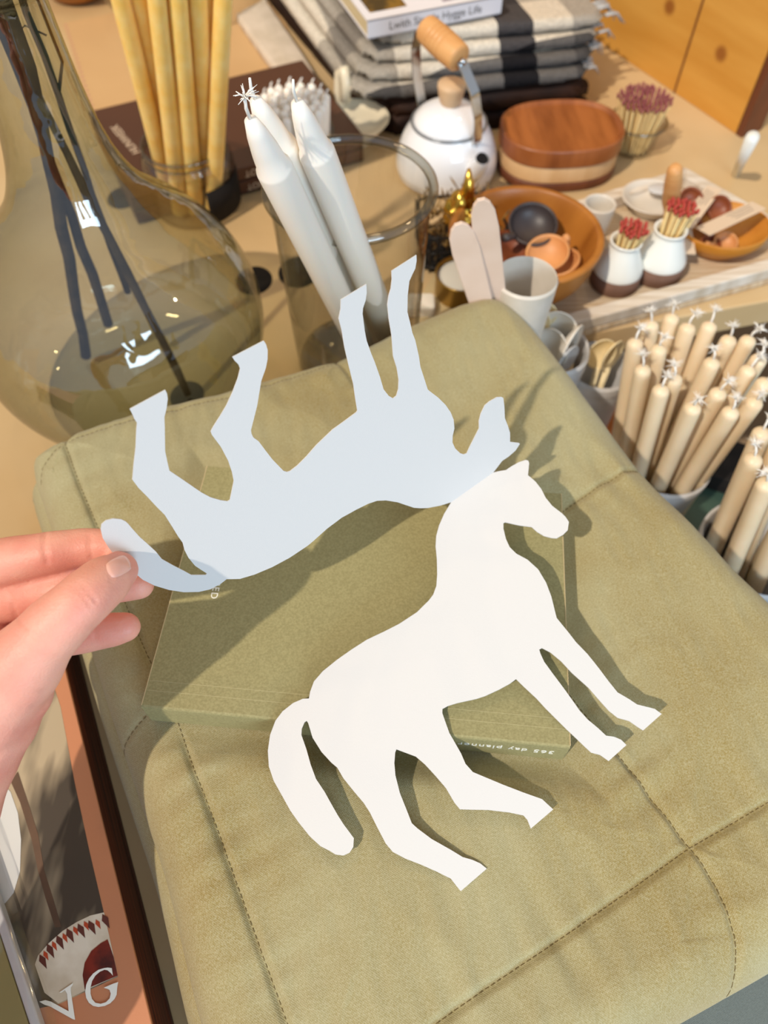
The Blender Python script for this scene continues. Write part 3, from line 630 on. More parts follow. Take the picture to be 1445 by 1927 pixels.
# ------------------------------------------------------------------ demijohn with branches
B = Vector((-.199, .441, 0))
prof = [(0, .006), (.05, .004), (.072, .006), (.090, .020), (.1005, .045), (.1035, .070), (.100, .095), (.089, .120), (.073, .142), (.056, .160), (.043, .176), (.0345, .194), (.029, .215), (.0255, .24), (.0232, .27), (.0222, .292), (.0245, .296), (.0255, .301), (.0235, .305), (.0205, .303), (.0205, .297)]
prof = [(r_*1.03, z_) for r_, z_ in prof]
def dense(prof, n=4):
    P = [Vector((r, z, 0)) for r, z in prof]; out = []
    for i in range(len(P)-1):
        p0, p1, p2, p3 = P[max(i-1, 0)], P[i], P[i+1], P[min(i+2, len(P)-1)]
        for k in range(n):
            u = k/n; v = .5*((2*p1)+(p2-p0)*u+(2*p0-5*p1+4*p2-p3)*u*u+(-p0+3*p1-3*p2+p3)*u**3); out.append((max(v.x, 0), v.y))
    out.append(prof[-1]); return out
dj = thing('demijohn', B, 'large olive tinted glass demijohn with narrow neck and dark sticks inside', 'bottle')
obj('body', L(dense(prof), 96), M['olive_glass'], dj)
bm = bmesh.new(); lathe(bm, [(.0235+.0028*math.cos(a_), .302+.0028*math.sin(a_)) for a_ in [2*PI*i/12 for i in range(13)]], 64); obj('lip', bm, M['rimglass'], dj)
rr = random.Random(3)
for k, (bx, by, tx, ty, r, lb) in enumerate([(-.050, .020, .006, -.010, .0042, 'thick dark stick in the glass demijohn, nearest the left side'), (-.016, .010, -.009, .008, .0034, 'dark stick in the demijohn, short one in the middle'), (.040, -.020, -.004, .006, .0030, 'thin dark stick in the demijohn reaching farthest right at the bottom'), (.0, .03, .010, .004, .0024, 'dark stick at the back of the demijohn neck with curling twigs')]):
    z0 = (.010, .055, .008, .07)[k]; pts = []; rad = []
    for i in range(15):
        u = i/14; s_ = u/.62
        x = bx+(tx-bx)*min(s_, 1)+(tx*.9)*max(0, s_-1)*.6; y = by+(ty-by)*min(s_, 1)+(ty*.8)*max(0, s_-1)
        pts.append(B+Vector((x+rr.uniform(-.0012, .0012), y+rr.uniform(-.0012, .0012), z0+(.40-z0)*u))); rad.append(r*(1.05-.35*u)*rr.uniform(.9, 1.12))
    bm = bmesh.new(); tube(bm, pts, rad, 9)
    if k == 3: tube(bm, [pts[7], pts[7]+Vector((.008, .002, .018)), pts[7]+Vector((.007, 0, .05)), pts[7]+Vector((-.002, 0, .075))], [.0011, .0009, .0008, .0006], 6); tube(bm, [pts[8]+Vector((.005, 0, .01)), pts[8]+Vector((-.004, -.002, .016)), pts[8]+Vector((-.010, -.002, .012))], [.0006, .0005, .0003], 5)
    tag(obj('stick', bm, M['sticks']), lb, 'branch', 'sticks in the demijohn')

# ------------------------------------------------------------------ jar of beeswax tapers
B = at(372, 386); B.z = 0; R = .0415; zr = max(.06, zat(B, 268))
t = vessel('glass_jar', 'body', B, dense([(0, .004), (R*.9, .003), (R*1.02, .008), (R*1.04, zr*.55), (R*1.03, zr*.78), (R*.95, zr*.90), (R*.93, zr*.98)], 3), M['glass'], 'glass jar with screw neck holding the yellow beeswax tapers', 'jar', rim=(R*.93, zr, .0016))
bm = bmesh.new(); lathe(bm, [(R*.94+.0012*math.cos(a_), zr*.90+.0012*math.sin(a_)) for a_ in [2*PI*i/10 for i in range(11)]], 64); obj('thread', bm, M['rimglass'], t)
bm = bmesh.new()
for i in range(13):
    a_ = math.radians(-58+i*6.2)
proflab = []
V0 = []
for i in range(17):
    a_ = math.radians(-62+i*4.6); V0.append((bm.verts.new((R*1.055*math.cos(a_), R*1.055*math.sin(a_), .006)), bm.verts.new((R*1.055*math.cos(a_), R*1.055*math.sin(a_), .040))))
for a_, b_ in zip(V0, V0[1:]): bm.faces.new((a_[0], b_[0], b_[1], a_[1]))
r_ = bmesh.ops.extrude_face_region(bm, geom=bm.faces[:]); 
for g in r_['geom']:
    if isinstance(g, bmesh.types.BMVert): g.co.x *= 1.012; g.co.y *= 1.012
o = obj('label', bm, M['black'], t); o['label'] = 'black label on the jar'
rr = random.Random(5); sg = []
for k, (x0, x1) in enumerate([(232, 296), (262, 310), (290, 326), (318, 338), (342, 352), (366, 372), (375, 362), (412, 388), (302, 318)]):
    xt = x0+(x0-x1)*.72; base = B+Vector(((x1-343)*.00042, rr.uniform(-.016, .016) if k not in (7, 3) else -.018, .006)); sg.append((base, tip_on_ray(xt, -190, base, .27)))
segs0z = .006; sg = relax(sg, .0079, [.27]*9, cen=B, Rin=R*.78)
for k, (base, tip) in enumerate(sg):
    c = taper('taper_candle', .27, .0076, M['yellow_wax'], '', group='beeswax tapers in the jar', fray=False, rtop=.0070)
    c.matrix_world = aim(base, tip); c['label'] = ['leftmost yellow beeswax taper in the glass jar', 'second yellow beeswax taper from the left in the jar', 'third yellow beeswax taper from the left in the jar', 'middle yellow beeswax taper in front of the bundle', 'yellow beeswax taper just right of the middle one', 'yellow beeswax taper sixth from the left in the jar', 'yellow beeswax taper crossing behind the rightmost one', 'rightmost yellow beeswax taper leaning out of the jar', 'yellow beeswax taper at the back of the bundle'][k]

# ------------------------------------------------------------------ hurricane vase with white tapers
Bv = at(672, 678); Bv.z = 0; zr = zat(Bv, 352); R = .0575
t_ = Bv.y/(CP+(963.5-352)/FPX*SP); R = 156/FPX*t_
vase = vessel('glass_vase', 'body', Bv, dense([(0, .005), (R*.80, .004), (R*.88, .010), (R*.93, zr*.4), (R*.97, zr*.8), (R*1.0, zr*.98)], 3), M['glass'], 'clear glass hurricane vase holding three thick white tapers', 'vase', seg=96, rim=(R*1.01, zr, .0034))
bm = bmesh.new(); lathe(bm, [(0, .0005), (R*.80, .0005), (R*.86, .006), (R*.80, .009), (0, .010)], 64); obj('base', bm, M['rimglass'], vase)
WT = [((470, 214), (.014, -.022, .012), .285, 'white taper leaning in the glass vase, leftmost with frayed wick'), ((504, 198), (.026, .002, .012), .285, 'white taper leaning in the glass vase, middle one'), ((534, 190), (.038, -.012, .012), .28, 'white taper leaning in the glass vase, rightmost one')]
sg = []
for tp, bo, Lc, lb in WT:
    base = Bv+Vector(bo); sg.append((base, tip_on_ray(tp[0], tp[1], base, Lc)))
segs0z = .012; sg = relax(sg, .0104, [w_[2] for w_ in WT], cen=Bv, Rin=R*.88-.012)
for k, (base, tip) in enumerate(sg):
    c = taper('taper_candle', WT[k][2], .0098, M['white_wax'], WT[k][3], group='white tapers in the vase', style='square', fray=(k == 0)); c.matrix_world = aim(base, tip)

# ------------------------------------------------------------------ jar with the bundle of thin white candles
B = at(566, 322); B.z = 0; zr = zat(B, 246)
vessel('glass_jar', 'body', B, dense([(0, .003), (.030, .003), (.0335, .008), (.0345, zr*.6), (.036, zr)], 3), M['glass'], 'small glass jar packed with thin white candles behind the vase', 'jar', rim=(.0362, zr, .0016))
zt = zat(B, 186); n0 = None; k = 0
spots = [(0, 0)]+[(math.cos(i/6*2*PI)*.0098, math.sin(i/6*2*PI)*.0098) for i in range(6)]+[(math.cos(i/13*2*PI)*.0195, math.sin(i/13*2*PI)*.0195) for i in range(13)]+[(math.cos(i/18*2*PI)*.0285, math.sin(i/18*2*PI)*.0285) for i in range(18)]
c0 = taper('thin_candle', zt-.004, .0051, M['white_wax'], 'thin white candle with pale wick packed in the small glass jar', group='thin white candles in the small jar', fray=False)
rr = random.Random(9)
for i, (x, y) in enumerate(spots):
    c = c0 if i == 0 else copy_tree(c0); b_ = B+Vector((x*.92, y*.92, .004)); c.matrix_world = aim(b_, b_+Vector((x*.25, y*.25, 1*.1)) + Vector((rr.uniform(-.002, .002), rr.uniform(-.002, .002), 0)))

# cream chamberstick
B = at(668, 264); B.z = 0
cs = thing('chamberstick', B, 'small cream ceramic dish with upright handle beside the thin candles', 'candle holder')
zc = .026
obj('dish', L(dense([(0, 0), (.016, 0), (.018, .004), (.030, .016), (.036, .024), (.037, .0255), (.034, .0245), (.026, .019), (0, .017)], 3), 48), M['creamcer'], cs)
bm = bmesh.new(); tube(bm, [(-.014, .028, .02), (-.017, .036, .034), (-.015, .036, .052), (-.010, .030, .058), (-.008, .024, .048), (-.010, .022, .030)], [.005, .0055, .006, .006, .0055, .005], 10); obj('handle', bm, M['creamcer'], cs)

# ------------------------------------------------------------------ enamel teapot
B = at(838, 322); B.z = 0; zl_ = zat(B, 228); t_ = B.y/(CP+(963.5-228)/FPX*SP); rl = 70/FPX*t_; t2 = B.y/(CP+(963.5-310)/FPX*SP); rb = 94/FPX*t2
tp = thing('teapot', B, 'white enamel teapot with steel bail handle and wooden grip', 'teapot')
obj('body', L(dense([(0, .002), (rb*.86, .001), (rb*.97, .006), (rb, zl_*.22), (rb*.97, zl_*.45), (rb*.88, zl_*.70), (rl*1.07, zl_*.92), (rl, zl_)], 4), 72), M['enamel'], tp)
bm = bmesh.new(); lathe(bm, [(rl+.0014*math.cos(a_), zl_+.0014*math.sin(a_)) for a_ in [2*PI*i/10 for i in range(11)]], 72); o = obj('rim', bm, M['rimsteel'], tp); o['label'] = 'grey rim ring'
ld = obj('lid', L(dense([(rl*.97, zl_), (rl*.93, zl_+.004), (rl*.75, zl_+.010), (rl*.45, zl_+.0155), (rl*.16, zl_+.018), (0, zl_+.0182)], 4), 60), M['enamel'], tp)
o = obj('knob', L([(0, zl_+.017), (.0085, zl_+.017), (.0105, zl_+.020), (.0135, zl_+.034), (.0130, zl_+.037), (0, zl_+.038)], 32), M['beech_pale'], ld); o['label'] = 'pale wooden knob'
gA, gB = dep(800, 52, (B.y+.008)/(CP+(963.5-52)/FPX*SP)), dep(866, 112, (B.y-.030)/(CP+(963.5-112)/FPX*SP))
gA -= B; gB -= B; ax = (gB-gA).normalized(); Lg = (gB-gA).length
bm = bmesh.new(); ps, rs = [], []
for i in range(41):
    u = i/40; ps.append(gA+ax*Lg*u); r_ = .0118*(1+.10*math.sin(u*PI)) * (.80 if i in (0, 40) else .95 if i in (1, 39) else 1)
    if .2 < u < .62: r_ -= .0011*(i % 4 == 0)
    rs.append(r_)
tube(bm, ps, rs, 28); o = obj('grip', bm, M['beech'], tp); o['label'] = 'turned wooden grip with ring grooves'
for s_, g in ((-1, gA), (1, gB)):
    ea = -ax.normalized() if s_ < 0 else ax; side = Vector((ax.x, ax.y, 0)).normalized()*s_
    low_ = Vector((side.x*rl*1.03, side.y*rl*1.03, zl_*.93)); e0 = g+ea*.002
    pts = [e0, e0+side*.006+Vector((0, 0, -.006)), e0.lerp(low_, .30)+side*.012, e0.lerp(low_, .62)+side*.011, low_+side*.004+Vector((0, 0, .004)), low_+Vector((0, 0, -.006))]
    bm = bmesh.new(); P = []
    for i in range(len(pts)-1):
        for k in range(5): P.append(pts[i].lerp(pts[i+1], k/5))
    P.append(pts[-1]); wd = Vector((-side.y, side.x, 0))*.0052; th = .0007
    vr = []
    for i, p in enumerate(P):
        tg = (P[min(i+1, len(P)-1)]-P[max(i-1, 0)]).normalized(); nn = tg.cross(wd.normalized())*th
        vr.append([bm.verts.new(p+wd+nn), bm.verts.new(p-wd+nn), bm.verts.new(p-wd-nn), bm.verts.new(p+wd-nn)])
    for a_, b_ in zip(vr, vr[1:]):
        for j in range(4): bm.faces.new((a_[j], a_[(j+1) % 4], b_[(j+1) % 4], b_[j]))
    bm.faces.new(vr[0][::-1]); bm.faces.new(vr[-1]); hb = obj('handle_strap', bm, M['steel'], tp, auto=30)
    for pp_, nr_ in ((low_+Vector((0, 0, -.004)), side), (g+ea*.0035, ea)):
        bm = bmesh.new(); lathe(bm, [(0, .0022), (.002, .002), (.0032, .0008), (.0034, -.001)], 16, mtx=aim(pp_+nr_*.001, pp_+nr_)); obj('rivet', bm, M['steel'], hb)
# spout: mouth at (908,297)
zm = zat(Vector((0, B.y-.055, 0)), 298); m_ = dep(908, 298, (B.y-.058)/(CP+(963.5-298)/FPX*SP))-B
r0 = Vector((m_.x*.66, -rb*.62, zl_*.35)); bm = bmesh.new()
tube(bm, [r0+Vector((-.008, .012, -.012)), r0, r0.lerp(m_, .5)+Vector((.002, .001, -.003)), m_+Vector((0, .001, -.003)), m_], [.017, .0145, .0095, .0068, .0066], 20, cap=False)
obj('spout', bm, M['enamel'], tp)
bm = bmesh.new(); dd = (m_-r0).normalized(); lathe(bm, [(.0060, 0), (0, 0)], 20, mtx=aim(m_-dd*.0015, m_)); obj('spout_dark_disc', bm, M['black'], tp)  # black disc paints the shade inside the spout mouth

# ------------------------------------------------------------------ folded blankets and white book
def plaid():
    m = bpy.data.materials.new('plaid_wool'); m.use_nodes = True; nt = m.node_tree; b = nt.nodes['Principled BSDF']; b.inputs['Roughness'].default_value = .95; b.inputs['Specular IOR Level'].default_value = .1
    t = nt.nodes.new('ShaderNodeTexCoord'); mpn = nt.nodes.new('ShaderNodeMapping'); mpn.inputs['Rotation'].default_value = (0, 0, -.28); sx_ = nt.nodes.new('ShaderNodeSeparateXYZ')
    nt.links.new(t.outputs['Object'], mpn.inputs[0]); nt.links.new(mpn.outputs[0], sx_.inputs[0]); outs = []
    for ax_, sc in (('X', 4.2), ('Y', 3.4)):
        mu = nt.nodes.new('ShaderNodeMath'); mu.operation = 'MULTIPLY'; mu.inputs[1].default_value = sc; fr = nt.nodes.new('ShaderNodeMath'); fr.operation = 'FRACT'
        nt.links.new(sx_.outputs[ax_], mu.inputs[0]); nt.links.new(mu.outputs[0], fr.inputs[0])
        r = nt.nodes.new('ShaderNodeValToRGB'); r.color_ramp.interpolation = 'CONSTANT'; e = r.color_ramp.elements; e[0].color = (1, 1, 1, 1); e[1].position = .46; e[1].color = (.10, .10, .12, 1)
        x = e.new(.62); x.color = (.95, .93, .9, 1); x = e.new(.80); x.color = (.55, .54, .54, 1)
        nt.links.new(fr.outputs[0], r.inputs[0]); outs.append(r)
    mx = nt.nodes.new('ShaderNodeMixRGB'); mx.blend_type = 'MULTIPLY'; mx.inputs[0].default_value = .9; nt.links.new(outs[0].outputs[0], mx.inputs[1]); nt.links.new(outs[1].outputs[0], mx.inputs[2])
    m2 = nt.nodes.new('ShaderNodeMixRGB'); m2.blend_type = 'MULTIPLY'; m2.inputs[0].default_value = 1; m2.inputs[2].default_value = lin((240, 232, 216)); nt.links.new(mx.outputs[0], m2.inputs[1])
    n = nt.nodes.new('ShaderNodeTexNoise'); n.inputs['Scale'].default_value = 260; n.inputs['Detail'].default_value = 2; nt.links.new(t.outputs['Object'], n.inputs[0])
    m3 = nt.nodes.new('ShaderNodeMixRGB'); m3.blend_type = 'MULTIPLY'; m3.inputs[0].default_value = .5; nt.links.new(m2.outputs[0], m3.inputs[1]); nt.links.new(n.outputs[0], m3.inputs[2])
    nt.links.new(m3.outputs[0], b.inputs['Base Color'])
    bn = nt.nodes.new('ShaderNodeBump'); bn.inputs['Strength'].default_value = .6; bn.inputs['Distance'].default_value = .002; nt.links.new(n.outputs[0], bn.inputs['Height']); nt.links.new(bn.outputs[0], b.inputs['Normal'])
    return m
M['plaid'] = plaid()
z0 = .040
cq = [at(668, 196, z0), at(1122, 152, z0), at(1062, 20, z0), at(420, -150, z0)]
cq[2] = cq[1]+(cq[3]-cq[0])*.9
def rect_loop(c, inset, rnd=.03):
    cen = sum(c, Vector())/4; c = [p+(cen-p).normalized()*inset for p in c]; out = []
    n = 4
    for i in range(4):
        a_, b_, d_ = c[i-1], c[i], c[(i+1) % 4]
        out += [b_+(a_-b_).normalized()*rnd, b_.lerp((b_+(a_-b_).normalized()*rnd+b_+(d_-b_).normalized()*rnd)/2, .35), b_+(d_-b_).normalized()*rnd]
    return out
bk = thing('dark_blanket', (0, 0, 0), 'folded dark brown velvety blanket at the bottom of the plaid stack', 'blanket')
dk = [cq[0]+Vector((.03, .0, 0)), cq[1]+Vector((.012, -.004, 0)), cq[2], cq[3]]
puff_slab('fold', rect_loop(dk, 0, .04), 0.0005, .0180, .010, M['brown_fab'], bk, NR=40, NP=300, seed=11, wr=1); puff_slab('fold', rect_loop(dk, .004, .04), .0195, .0365, .012, M['brown_fab'], bk, NR=40, NP=300, seed=12, wr=.6)
for k, lb in enumerate(['bottom plaid wool throw of the stack, with grey fringe', 'second plaid wool throw from the bottom of the stack', 'third plaid wool throw from the bottom of the stack', 'topmost plaid wool throw, lying under the white book']):
    pb = thing('plaid_throw', (0, 0, 0), lb, 'blanket', 'plaid throws in the stack')
    za = .0412+k*.0125; sh = Vector((.006, .010, 0))*k
    s_ = puff_slab('fold', [p+sh for p in rect_loop(cq, .002*k, .03)], za, za+.0094, .007, M['plaid'], pb, NR=50, NP=400, seed=20+k, wr=.35)
    bm = bmesh.new(); rr = random.Random(k)
    e_a, e_b = cq[1]+sh, cq[2]+sh; ed_ = (e_b-e_a); ou = Vector((ed_.y, -ed_.x, 0)).normalized()
    if ou.x < 0: ou = -ou
    for i in range(60):
        u = rr.uniform(.03, .6); p = e_a+ed_*u-ou*.006; p.z = za+.006; l_ = rr.uniform(.010, .022)
        tube(bm, [p, p+ou*(.006+l_*.4)+Vector((rr.uniform(-.002, .002), rr.uniform(-.002, .002), .001)), p+ou*(.008+l_*.7)+Vector((rr.uniform(-.004, .004), rr.uniform(-.004, .004), -.004-l_*.35))], [.0013, .0013, .0006], 5)
    o = obj('fringe', bm, M['plaidfringe'] if 'plaidfringe' in M else M.setdefault('plaidfringe', mat('fringe_yarn', (176, 176, 174), rough=.95)), pb); o['kind'] = 'stuff'; o['label'] = 'light grey yarn fringe'
ztop = .0412+3*.0125+.0125
c4 = [at(692, 76, ztop), at(942, 28, ztop)]; ex_ = (c4[1]-c4[0]); ey_ = Vector((-ex_.y, ex_.x, 0)).normalized()*.21
wb = thing('white_book', c4[0], 'white paperback lying on top of the folded plaid throws', 'book')
bk_l = ex_.length; mtb = frame((0, 0, 0), ex_, UP)
bm = bmesh.new(); box(bm, bk_l-.002, .208, .014, (bk_l/2, .106, .0095), 0, mtb); obj('pages', bm, M['pages'], wb, smooth=False)
bm = bmesh.new(); box(bm, bk_l, .21, .0012, (bk_l/2, .105, .0172), 0, mtb); box(bm, bk_l, .21, .0012, (bk_l/2, .105, .0016), 0, mtb); box(bm, bk_l, .0012, .0168, (bk_l/2, .0006, .0094), 0, mtb); obj('cover', bm, M['whitebook'], wb, smooth=False)
bm = bmesh.new(); box(bm, bk_l*.27, .060, .0003, (bk_l*.19, .045, .0180), 0, mtb); o = obj('cover_picture', bm, mat('golden_picture', (190, 140, 40), (60, 48, 20), rough=.5, scale=30), wb, smooth=False)
bm = bmesh.new(); box(bm, bk_l*.40, .040, .0003, (bk_l*.78, .030, .0180), 0, mtb); obj('cover_picture', bm, mat('mauve_picture', (196, 182, 190), (120, 104, 116), rough=.5, scale=60), wb, smooth=False)
text_mesh('spine_lettering', 'Lwith Simple Hygge Life', .0105, M['grey_ink'], mtb @ Matrix.Translation((bk_l*.5, -.0002, .0094)) @ Matrix.Rotation(PI/2, 4, 'X'), wb)

# ------------------------------------------------------------------ oval wooden boxes
B = at(1043, 312); B.z = 0; bx = thing('oval_box', B, 'oval bentwood box with reddish lid and pale middle tier beside the teapot', 'box', rz=.10)
def stadium(a_, b_, n=40):
    return [(a_*math.copysign(abs(math.cos(t))**.78, math.cos(t)), b_*math.copysign(abs(math.sin(t))**.85, math.sin(t))) for t in [2*PI*i/n for i in range(n)]]
for nm, s_, z_a, z_b, m_, lb in (('base', .985, 0, .010, M['walnut_dark'], 'dark bottom tier'), ('box_side', .97, .0095, .027, M['maple'], 'pale maple middle tier'), ('lid', 1, .0265, .045, M['walnut'], 'reddish brown lid with raised rim')):
    bm = bmesh.new(); prism(bm, stadium(.062*s_, .047*s_, 64), z_a, z_b, .002)
    if nm == 'lid':
        f = max(bm.faces, key=lambda f: f.calc_center_median().z*100+f.calc_area()); r = bmesh.ops.inset_region(bm, faces=[f], thickness=.0038); bmesh.ops.translate(bm, vec=(0, 0, -.0030), verts=f.verts)
    o = obj(nm, bm, m_, bx, auto=35); o['label'] = lb

# ------------------------------------------------------------------ match jar (pink heads)
def matches(bundle_name, B_, z0_, zt_, Rb, Rt, n, mh, label, group, lean=(0, 0), seed=1, ln=.0022):
    rr = random.Random(seed); first = None
    for i in range(n):
        a_ = i*2.39996; q_ = math.sqrt((i+.5)/n); b_ = B_+Vector((math.cos(a_)*Rb*q_, math.sin(a_)*Rb*q_, z0_)); t_ = B_+Vector((math.cos(a_)*Rt*q_+lean[0], math.sin(a_)*Rt*q_+lean[1], zt_+rr.uniform(-.004, .003)))
        if first is None:
            Lm = (t_-b_).length; bm = bmesh.new(); box(bm, .0015, .0015, Lm, (0, 0, Lm/2)); first = obj('match', bm, M['match'], None, smooth=False); tag(first, label, 'match', group)
            bm = bmesh.new(); lathe(bm, [(0, Lm-.004), (.0012, Lm-.0036), (.0017, Lm-.001), (.0013, Lm+.0008), (0, Lm+.0014)], 8); obj('match_head', bm, mh, first); c = first
        else: c = copy_tree(first)
        c.matrix_world = aim(b_, t_)
B = at(1186, 282); B.z = 0; zr = zat(B, 226)
vessel('glass_jar', 'body', B, dense([(0, .003), (.018, .002), (.022, .006), (.0235, zr*.5), (.0245, zr*.8), (.0285, zr)], 3), M['glass'], 'flared little glass jar holding pink tipped matches', 'jar', rim=(.0287, zr, .0014))
matches('m', B, .004, zat(B, 186), .016, .0265, 90, M['head_pink'], 'long match with dusky pink head in the flared glass jar', 'pink headed matches in the glass jar', seed=2)

# white leg of something at the right
p0 = at(1383, 330); p1 = tip_on_ray(1416, 258, p0, .085)
tag(obj('peg', tube(bmesh.new(), [p0, p1], [.0040, .0062], 14), M['whitecer']), 'small white tapered peg standing near the pine panel', 'peg')

# ------------------------------------------------------------------ whitewashed tray
zt_ = .020
A0, A1, A2, A3 = at(1010, 628, zt_), at(1570, 473, zt_), at(1290, 314, zt_), at(905, 432, zt_)
tr = thing('tray', ((A0+A2)/2).to_2d().to_3d(), 'whitewashed wooden tray with slatted bottom holding bowls and bottles', 'tray'); TO = tr.location.copy()
bm = bmesh.new(); prism(bm, [(p.x-TO.x, p.y-TO.y) for p in (A0, A1, A2, A3)], .0005, .007, .001); obj('base', bm, M['traybase'], tr, smooth=False)
ring = [A0, A1, A2, A3]
inner = []
for i in range(4):
    p_, q_, r_ = [Vector((v_.x, v_.y, 0)) for v_ in (ring[i-1], ring[i], ring[(i+1) % 4])]; u1 = (p_-q_).normalized(); u2 = (r_-q_).normalized()
    inner.append(q_+(u1+u2)*(.013/u1.cross(u2).length))
for i in range(4):
    a_, b_ = ring[i].copy(), ring[(i+1) % 4].copy(); a_.z = b_.z = 0; d_ = (b_-a_).normalized()
    bm = bmesh.new(); P = [a_, b_, inner[(i+1) % 4], inner[i]]; prism(bm, [(p.x-TO.x, p.y-TO.y) for p in P], .0075, zt_, .0015); obj('side_rail', bm, M['traywood'], tr, smooth=False)
zf = .007
def atf(x, y): return at(x, y, zf)

# acacia bowl
B = atf(1012, 545); t_ = 0
zb_ = zat(B, 452); tt_ = B.y/(CP+(963.5-452)/FPX*SP); Rw = 140/FPX*tt_
B2 = at(990, 440, .060); B2 = Vector((B2.x, B2.y, zf)); Rw = .0645
bw = thing('wooden_bowl', B2, 'large round acacia bowl holding dark and pale wooden scoops', 'bowl')
obj('bowl', L(dense([(0, .001), (.030, 0), (.036, .003), (.056, .022), (Rw, .048), (Rw+.001, .054), (Rw-.003, .0555), (Rw-.006, .052), (.049, .026), (.034, .010), (0, .007)], 4), 80), M['acacia'], bw)
def scoop(name, bowl_c, Rs, hdl, m_, label, cat='scoop', group=None, tilt=(0, 0), hr=.0035, depth=.7, parent=None):
    """round bowl with a handle; bowl_c = rim centre, hdl = handle end (world)"""
    t = thing(name, bowl_c, label, cat, group)
    mt_ = aim(Vector((0, 0, 0)), Vector((tilt[0], tilt[1], 1)))
    bm = bmesh.new(); pr_ = []
    for i in range(9): a_ = i/8*PI/2; pr_.append((Rs*math.sin(a_), -Rs*depth*math.cos(a_)))
    for i in range(8, -1, -1): a_ = i/8*PI/2; pr_.append(((Rs-.0016)*math.sin(a_), -(Rs-.0016)*depth*math.cos(a_)+.0004*(i == 8)))
    lathe(bm, pr_, 32, mtx=mt_); obj('scoop_bowl', bm, m_, t)
    h_ = Vector(hdl)-Vector(bowl_c); s_ = mt_.to_3x3() @ (mt_.to_3x3().inverted() @ h_ * Vector((1, 1, 0)) if False else Vector((h_.x, h_.y, 0)).normalized()*Rs*.95)
    bm = bmesh.new(); tube(bm, [s_, s_.lerp(h_, .3), s_.lerp(h_, .7), h_], [hr*.9, hr, hr*1.1, hr*1.0], 12); obj('handle', bm, m_, t); return t
scoop('scoop', at(1003, 420, .058), .0215, at(948, 448, .058), M['darkwood'], 'dark charcoal wooden scoop in the acacia bowl', tilt=(.0, -.35))
scoop('scoop', at(962, 466, .042), .019, at(915, 440, .05), M['redwood'], 'reddish brown wooden scoop low in the acacia bowl', tilt=(.2, -.2))
scoop('scoop', at(1030, 474, .052), .0185, at(1068, 446, .058), M['scoopwood'], 'pale wooden scoop in the acacia bowl, above another', tilt=(-.2, -.25))
scoop('scoop', at(1055, 492, .044), .0165, at(1066, 455, .048), M['scoopwood'], 'pale wooden scoop lowest against the acacia bowl side', tilt=(-.4, 0))

# stoneware cup with wooden spatulas
B = at(990, 527, .102); B = Vector((B.x, B.y, .0005)); tt_ = B.y/(CP+(963.5-532)/FPX*SP); Rc = 59/FPX*tt_
obj_c = vessel('cup', 'body', B, dense([(0, .002), (Rc*.66, 0), (Rc*.74, .003), (Rc*.86, .048), (Rc*.99, .098), (Rc, .102), (Rc*.97, .1035), (Rc*.93, .101), (Rc*.84, .055), (Rc*.68, .008), (0, .006)], 4), M['stone'], 'speckled stoneware cup holding two pale wooden spatulas', 'cup')
def flat_stick(name, P0, P1, w0, w1, th, m_, label, cat, group=None, n=14):
    t = (P1-P0); Ls = t.length; bm = bmesh.new(); hw = []
    prof_ = [(0, w0*.5), (.04, w0*.8), (.10, w0*.95), (.5, (w0+w1)/2*.9), (.86, w1), (.94, w1*.88), (.98, w1*.6), (1, w1*.25)]
    pts = [(x_*1.0, u*Ls) for u, x_ in prof_]+[(-x_, u*Ls) for u, x_ in prof_[::-1]]
    prism(bm, pts, -th/2, th/2, .0004, 1)
    view = (Vector((0, 0, H))-P0).normalized(); y = t.normalized(); z = (view-y*view.dot(y)).normalized(); x = y.cross(z); mm = Matrix((x, y, z)).transposed().to_4x4(); mm.translation = P0
    o = obj(name, bm, m_, smooth=False); o.matrix_world = mm; return tag(o, label, cat, group)
b0 = B+Vector((-.006, -.012, .010)); flat_stick('spatula', b0, tip_on_ray(862, 420, b0, .162), .0085, .0095, .003, M['pinkwood'], 'pale wooden spatula leaning left out of the cup, nearer one', 'spatula', 'wooden spatulas in the cup')
b0 = B+Vector((-.002, -.002, .010)); flat_stick('spatula', b0, tip_on_ray(905, 374, b0, .177), .0080, .0088, .003, M['pinkwood'], 'pale wooden spatula in the cup, taller upright one', 'spatula', 'wooden spatulas in the cup')

# small white cup, stoneware plate, tray goods
B = atf(1114, 440); vessel('cup', 'body', B, dense([(r_*.75, z_*.8) for r_, z_ in [(0, .002), (.012, 0), (.015, .003), (.0185, .025), (.0195, .040), (.0185, .0412), (.017, .039), (.013, .008), (0, .005)]], 3), M['stone'], 'tiny grey white ceramic cup between acacia bowl and match bottles', 'cup')
B = atf(1222, 398)
ps_ = vessel('dish', 'body', B, dense([(r_*.80, z_) for r_, z_ in [(0, .003), (.018, 0), (.022, .003), (.036, .014), (.039, .0165), (.036, .0165), (.022, .008), (0, .006)]], 3), M['stone'], 'shallow stoneware dish behind the match bottles on the tray', 'dish', sy=.9)
bm = bmesh.new(); prism(bm, [(p[0]+.008, p[1]+.012) for p in smooth2d] if False else [(.008+.013*math.cos(a_), .010+.009*math.sin(a_)) for a_ in [2*PI*i/24 for i in range(24)]], .0175, .0185, .0003, 1)
tag(obj('pebble_lid', bm, M['greycer']), 'flat grey oval lid lying in the shallow stoneware dish', 'lid').location = B
p0 = at(1255, 425, .020); p1 = tip_on_ray(1271, 314, p0, .085)
P_ = [p0, p0.lerp(p1, .3), p0.lerp(p1, .45), p0.lerp(p1, .75), p0.lerp(p1, .95), p1]
